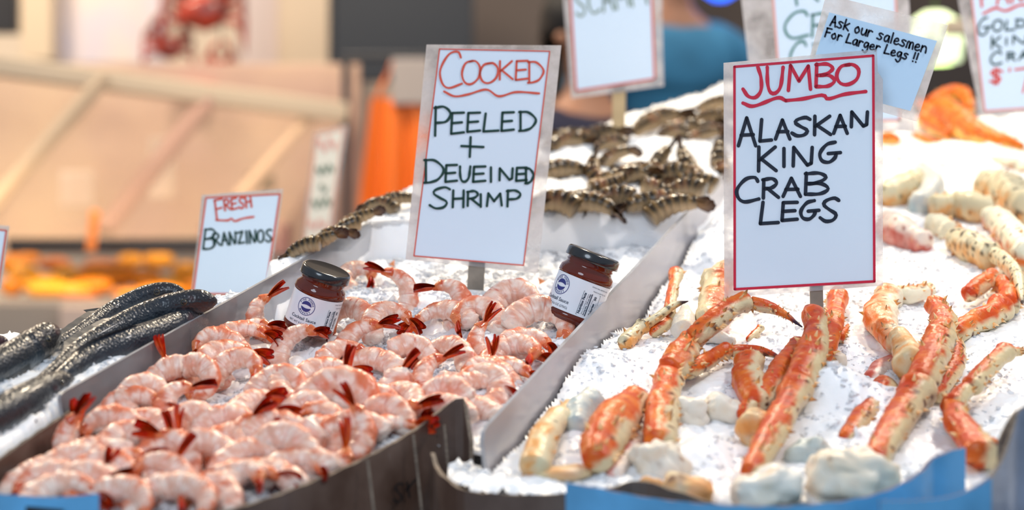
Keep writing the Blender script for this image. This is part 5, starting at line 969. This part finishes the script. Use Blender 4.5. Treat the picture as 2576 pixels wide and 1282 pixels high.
# ------------------------------------------------------------ two fishmongers behind the stall, on a low duckboard
M_skin = mat('skin', (.36, .17, .10), .5, sss=.1); M_hair = mat('black_hair', (.008, .006, .006), .6); M_nav = mat('navy_jacket', (.012, .012, .035), .8); M_blu = mat('blue_shirt', (.045, .22, .40), .8, var=.25, vscale=9); M_trs = mat('dark_trousers', (.02, .02, .025), .8)
def skin_mesh(name, verts, edges, rad, m, root_i=0, lv=2):
    me = bpy.data.meshes.new(name); me.from_pydata(verts, edges, []); o = bpy.data.objects.new(name, me); col.objects.link(o); s = o.modifiers.new('s', 'SKIN'); s.use_smooth_shade = True
    for i, r in enumerate(rad): me.skin_vertices[0].data[i].radius = r if isinstance(r, tuple) else (r, r)
    me.skin_vertices[0].data[root_i].use_root = True; sb = o.modifiers.new('b', 'SUBSURF'); sb.levels = sb.render_levels = lv
    dg = bpy.context.evaluated_depsgraph_get(); out = bpy.data.meshes.new_from_object(o.evaluated_get(dg)); bpy.data.objects.remove(o); out.materials.clear(); out.materials.append(m); out.name = name
    out.polygons.foreach_set('use_smooth', [True]*len(out.polygons)); return out
def person(x, y, z, yaw, top, label, arms, hair_r=1.0, scale=1.0, lean=0):
    root = empty('person', (x, y, z), label, 'person'); root.rotation_euler = (0, 0, yaw); root.scale = (scale,)*3
    v = [(0, 0, .95), (0, -lean*.3, 1.15), (0, -lean*.7, 1.35), (0, -lean, 1.46), (0, -lean-.01, 1.54), (0, -lean-.02, 1.60)]; r = [(.15, .11), (.135, .10), (.16, .11), (.11, .08), .055, .052]; e = [(0, 1), (1, 2), (2, 3), (3, 4), (4, 5)]
    b = len(v); v += [(0, -lean-.03, 1.66), (0, -lean-.03, 1.72), (0, -lean-.02, 1.77)]; r += [(.07, .085), (.075, .092), (.055, .065)]; e += [(5, b), (b, b+1), (b+1, b+2)]
    for k, sg in enumerate((1, -1)):
        el, wr = arms[k]; i = len(v); v += [(sg*.19, -lean, 1.42), el, wr]; r += [.058, .042, .03]; e += [(3, i), (i, i+1), (i+1, i+2)]
        w3 = Vector(wr); dr = (Vector(wr)-Vector(el)).normalized(); sd = dr.cross(Vector((0, 0, 1))).normalized(); j = len(v); v.append(tuple(w3+dr*.06)); r.append((.036, .018)); e.append((i+2, j))
        for q in range(4): k2 = len(v); bs = w3+dr*.09+sd*(q-1.5)*.02; v += [tuple(bs), tuple(bs+dr*(.035+.006*(1-abs(q-1.5)))+Vector((0, 0, -.012))), tuple(bs+dr*.06+Vector((0, 0, -.034)))]; r += [.010, .009, .007]; e += [(j, k2), (k2, k2+1), (k2+1, k2+2)]
        k2 = len(v); v += [tuple(w3+dr*.04+sd*.036*sg), tuple(w3+dr*.075+sd*.055*sg+Vector((0, 0, -.01)))]; r += [.012, .009]; e += [(j, k2), (k2, k2+1)]
        i = len(v); v += [(sg*.10, 0, .88), (sg*.11, -.02, .48), (sg*.11, .02, .09), (sg*.12, -.13, .04)]; r += [.095, .06, .042, (.04, .03)]; e += [(0, i), (i, i+1), (i+1, i+2), (i+2, i+3)]
    link('body', skin_mesh('body', v, e, r, M_skin), root)
    # clothes over the body
    v = [(0, 0, .90), (0, -lean*.3, 1.15), (0, -lean*.7, 1.35), (0, -lean, 1.455)]; r = [(.175, .135), (.165, .13), (.185, .135), (.135, .10)]; e = [(0, 1), (1, 2), (2, 3)]
    for k, sg in enumerate((1, -1)):
        el, wr = arms[k]; i = len(v); m_ = tuple(Vector(el)*.35+Vector(wr)*.65) if k == 0 else wr; v += [(sg*.195, -lean, 1.415), el, m_]; r += [.078, .062, .048]; e += [(3, i), (i, i+1), (i+1, i+2)]
    link('shirt', skin_mesh('shirt', v, e, r, top), root)
    v = [(0, 0, .93)]; r = [(.175, .135)]; e = []
    for sg in (1, -1): i = len(v); v += [(sg*.10, 0, .84), (sg*.11, -.02, .48), (sg*.11, .02, .12)]; r += [.115, .08, .065]; e += [(0, i), (i, i+1), (i+1, i+2)]
    link('trousers', skin_mesh('trousers', v, e, r, M_trs), root)
    n = 14; mm = 22; V = []
    for i in range(n):
        t = math.pi*.62*i/(n-1)
        for j in range(mm): u = 2*math.pi*j/mm; V.append((math.sin(t)*math.cos(u)*.092*hair_r, -lean+.012+math.sin(t)*math.sin(u)*.112*hair_r, 1.735+math.cos(t)*.105*hair_r-(.05*max(0, math.sin(u))*(i/(n-1)))))
    V = np.array(V); V += .006*np.random.RandomState(3).normal(size=V.shape)*.5; link('hair', mkmesh('hair', V, [(i*mm+j, (i+1)*mm+j, (i+1)*mm+(j+1) % mm, i*mm+(j+1) % mm) for i in range(n-1) for j in range(mm)], M_hair), root)
    for sg in (1, -1):
        for (nm, c, rr, m) in (('eye', (sg*.032, -lean-.108, 1.695), .011, M_eye), ('ear', (sg*.082, -lean-.03, 1.68), .018, M_skin)):
            vv, ff = lathe([(rr*math.sin(q), rr*math.cos(q)) for q in np.linspace(0, math.pi, 8)], 12); link(nm, mkmesh(nm, np.array(vv)+np.array(c), ff, m), root)
    vv = [(-.012, -lean-.105, 1.655), (.012, -lean-.105, 1.655), (0, -lean-.135, 1.655), (0, -lean-.105, 1.70)]; link('nose', mkmesh('nose', vv, [(0, 1, 2), (0, 2, 3), (2, 1, 3), (1, 0, 3)], M_skin), root)
    vv = [(-.022, -lean-.113, 1.628), (.022, -lean-.113, 1.628), (.016, -lean-.118, 1.622), (-.016, -lean-.118, 1.622)]; link('mouth', mkmesh('mouth', vv, [(0, 1, 2, 3)], mat('lips', (.3, .08, .06), .5)), root); return root
db = empty('duckboard', (.35, 4.85, -.03), 'low wooden duckboard on the floor behind the stall, under the person in navy', 'platform')
for k in range(8): box('plank', (-.95, -.40+.1*k, .05), (1.0, -.315+.1*k, .08), M_wood, db, .003)
for k in (-.9, 0, .9): box('bearer', (k, -.4, .03), (k+.06, .385, .05), M_wood, db)
p1 = P(1450, 110, 4.8); person(p1.x, 4.8, .05, .5, M_nav, 'person with black hair in a dark navy jacket, facing away beyond the signs', (((.30, .02, 1.18), (.26, -.18, 1.05)), ((-.30, .05, 1.18), (-.24, -.16, 1.08))), 1.12, .96, .04)
sp_ = empty('step_platform', (P(1640, 0, 5.6).x, 5.6, 0), 'wooden step platform under the person in the blue shirt', 'platform')
for k in range(6): box('plank', (-.32, -.30+.1*k, .14), (.32, -.215+.1*k, .17), M_wood, sp_, .003)
for x in (-.3, .26): box('side_board', (x, -.3, 0), (x+.04, .285, .14), M_wood, sp_, .003)
p2 = P(1640, 100, 5.6); person(p2.x, 5.6, .17, .35, M_blu, 'person in a loose blue shirt reaching across, hidden behind the SCAMPI sign', (((.30, -.02, 1.20), (.24, -.25, 1.12)), ((-.25, -.10, 1.18), (-.22, -.34, 1.16))), 1.0, 1.08, .10)

# rack that the apron and towel hang from, resting on the floor behind the stall
rk = empty('hanging_rack', (P(1000, 160, 5.6).x, 5.62, 0), 'thin dark rack behind the menu board carrying the apron and towel', 'rack')
z_ = P(1000, 150, 5.6).z
at(None, (P(860, 0, 5.6).x, 5.60, z_), (P(1150, 0, 5.6).x, 5.625, z_+.02), M_dark, 'top_bar', rk)
for x in (870, 1140): a = P(x, 150, 5.6); at(None, (a.x-.012, 5.60, 0), (a.x+.012, 5.625, z_), M_dark, 'upright', rk)
l = bpy.data.lights.new('case_fill_light', 'AREA'); l.shape = 'RECTANGLE'; l.size = 1.1; l.size_y = .08; l.energy = 5; l.color = (1, .72, .42); o = bpy.data.objects.new('case_fill_light', l); col.objects.link(o); o.location = (-1.15, 4.75, 1.42); o.rotation_euler = (.35, 0, 0)  # added warm fill light that brightens the fillets in the tray

plm = Plane(1010, 1240, 1.8, 0); plm.n = Vector((.81, -.58, 0)); plm.o = P(1010, 1102, 1.857)+plm.n*.006
marks('printed_mark', plm, strokes_px('S', 990, 1215, 1014, 1262)+strokes_px('Y', 1020, 1205, 1044, 1250) if 'Y' in ST else strokes_px('S', 990, 1215, 1014, 1262)+[np.array([(1024, 1212), (1030, 1250)]), np.array([(1022, 1232), (1046, 1205)])], 5, 0, M_black, bx)
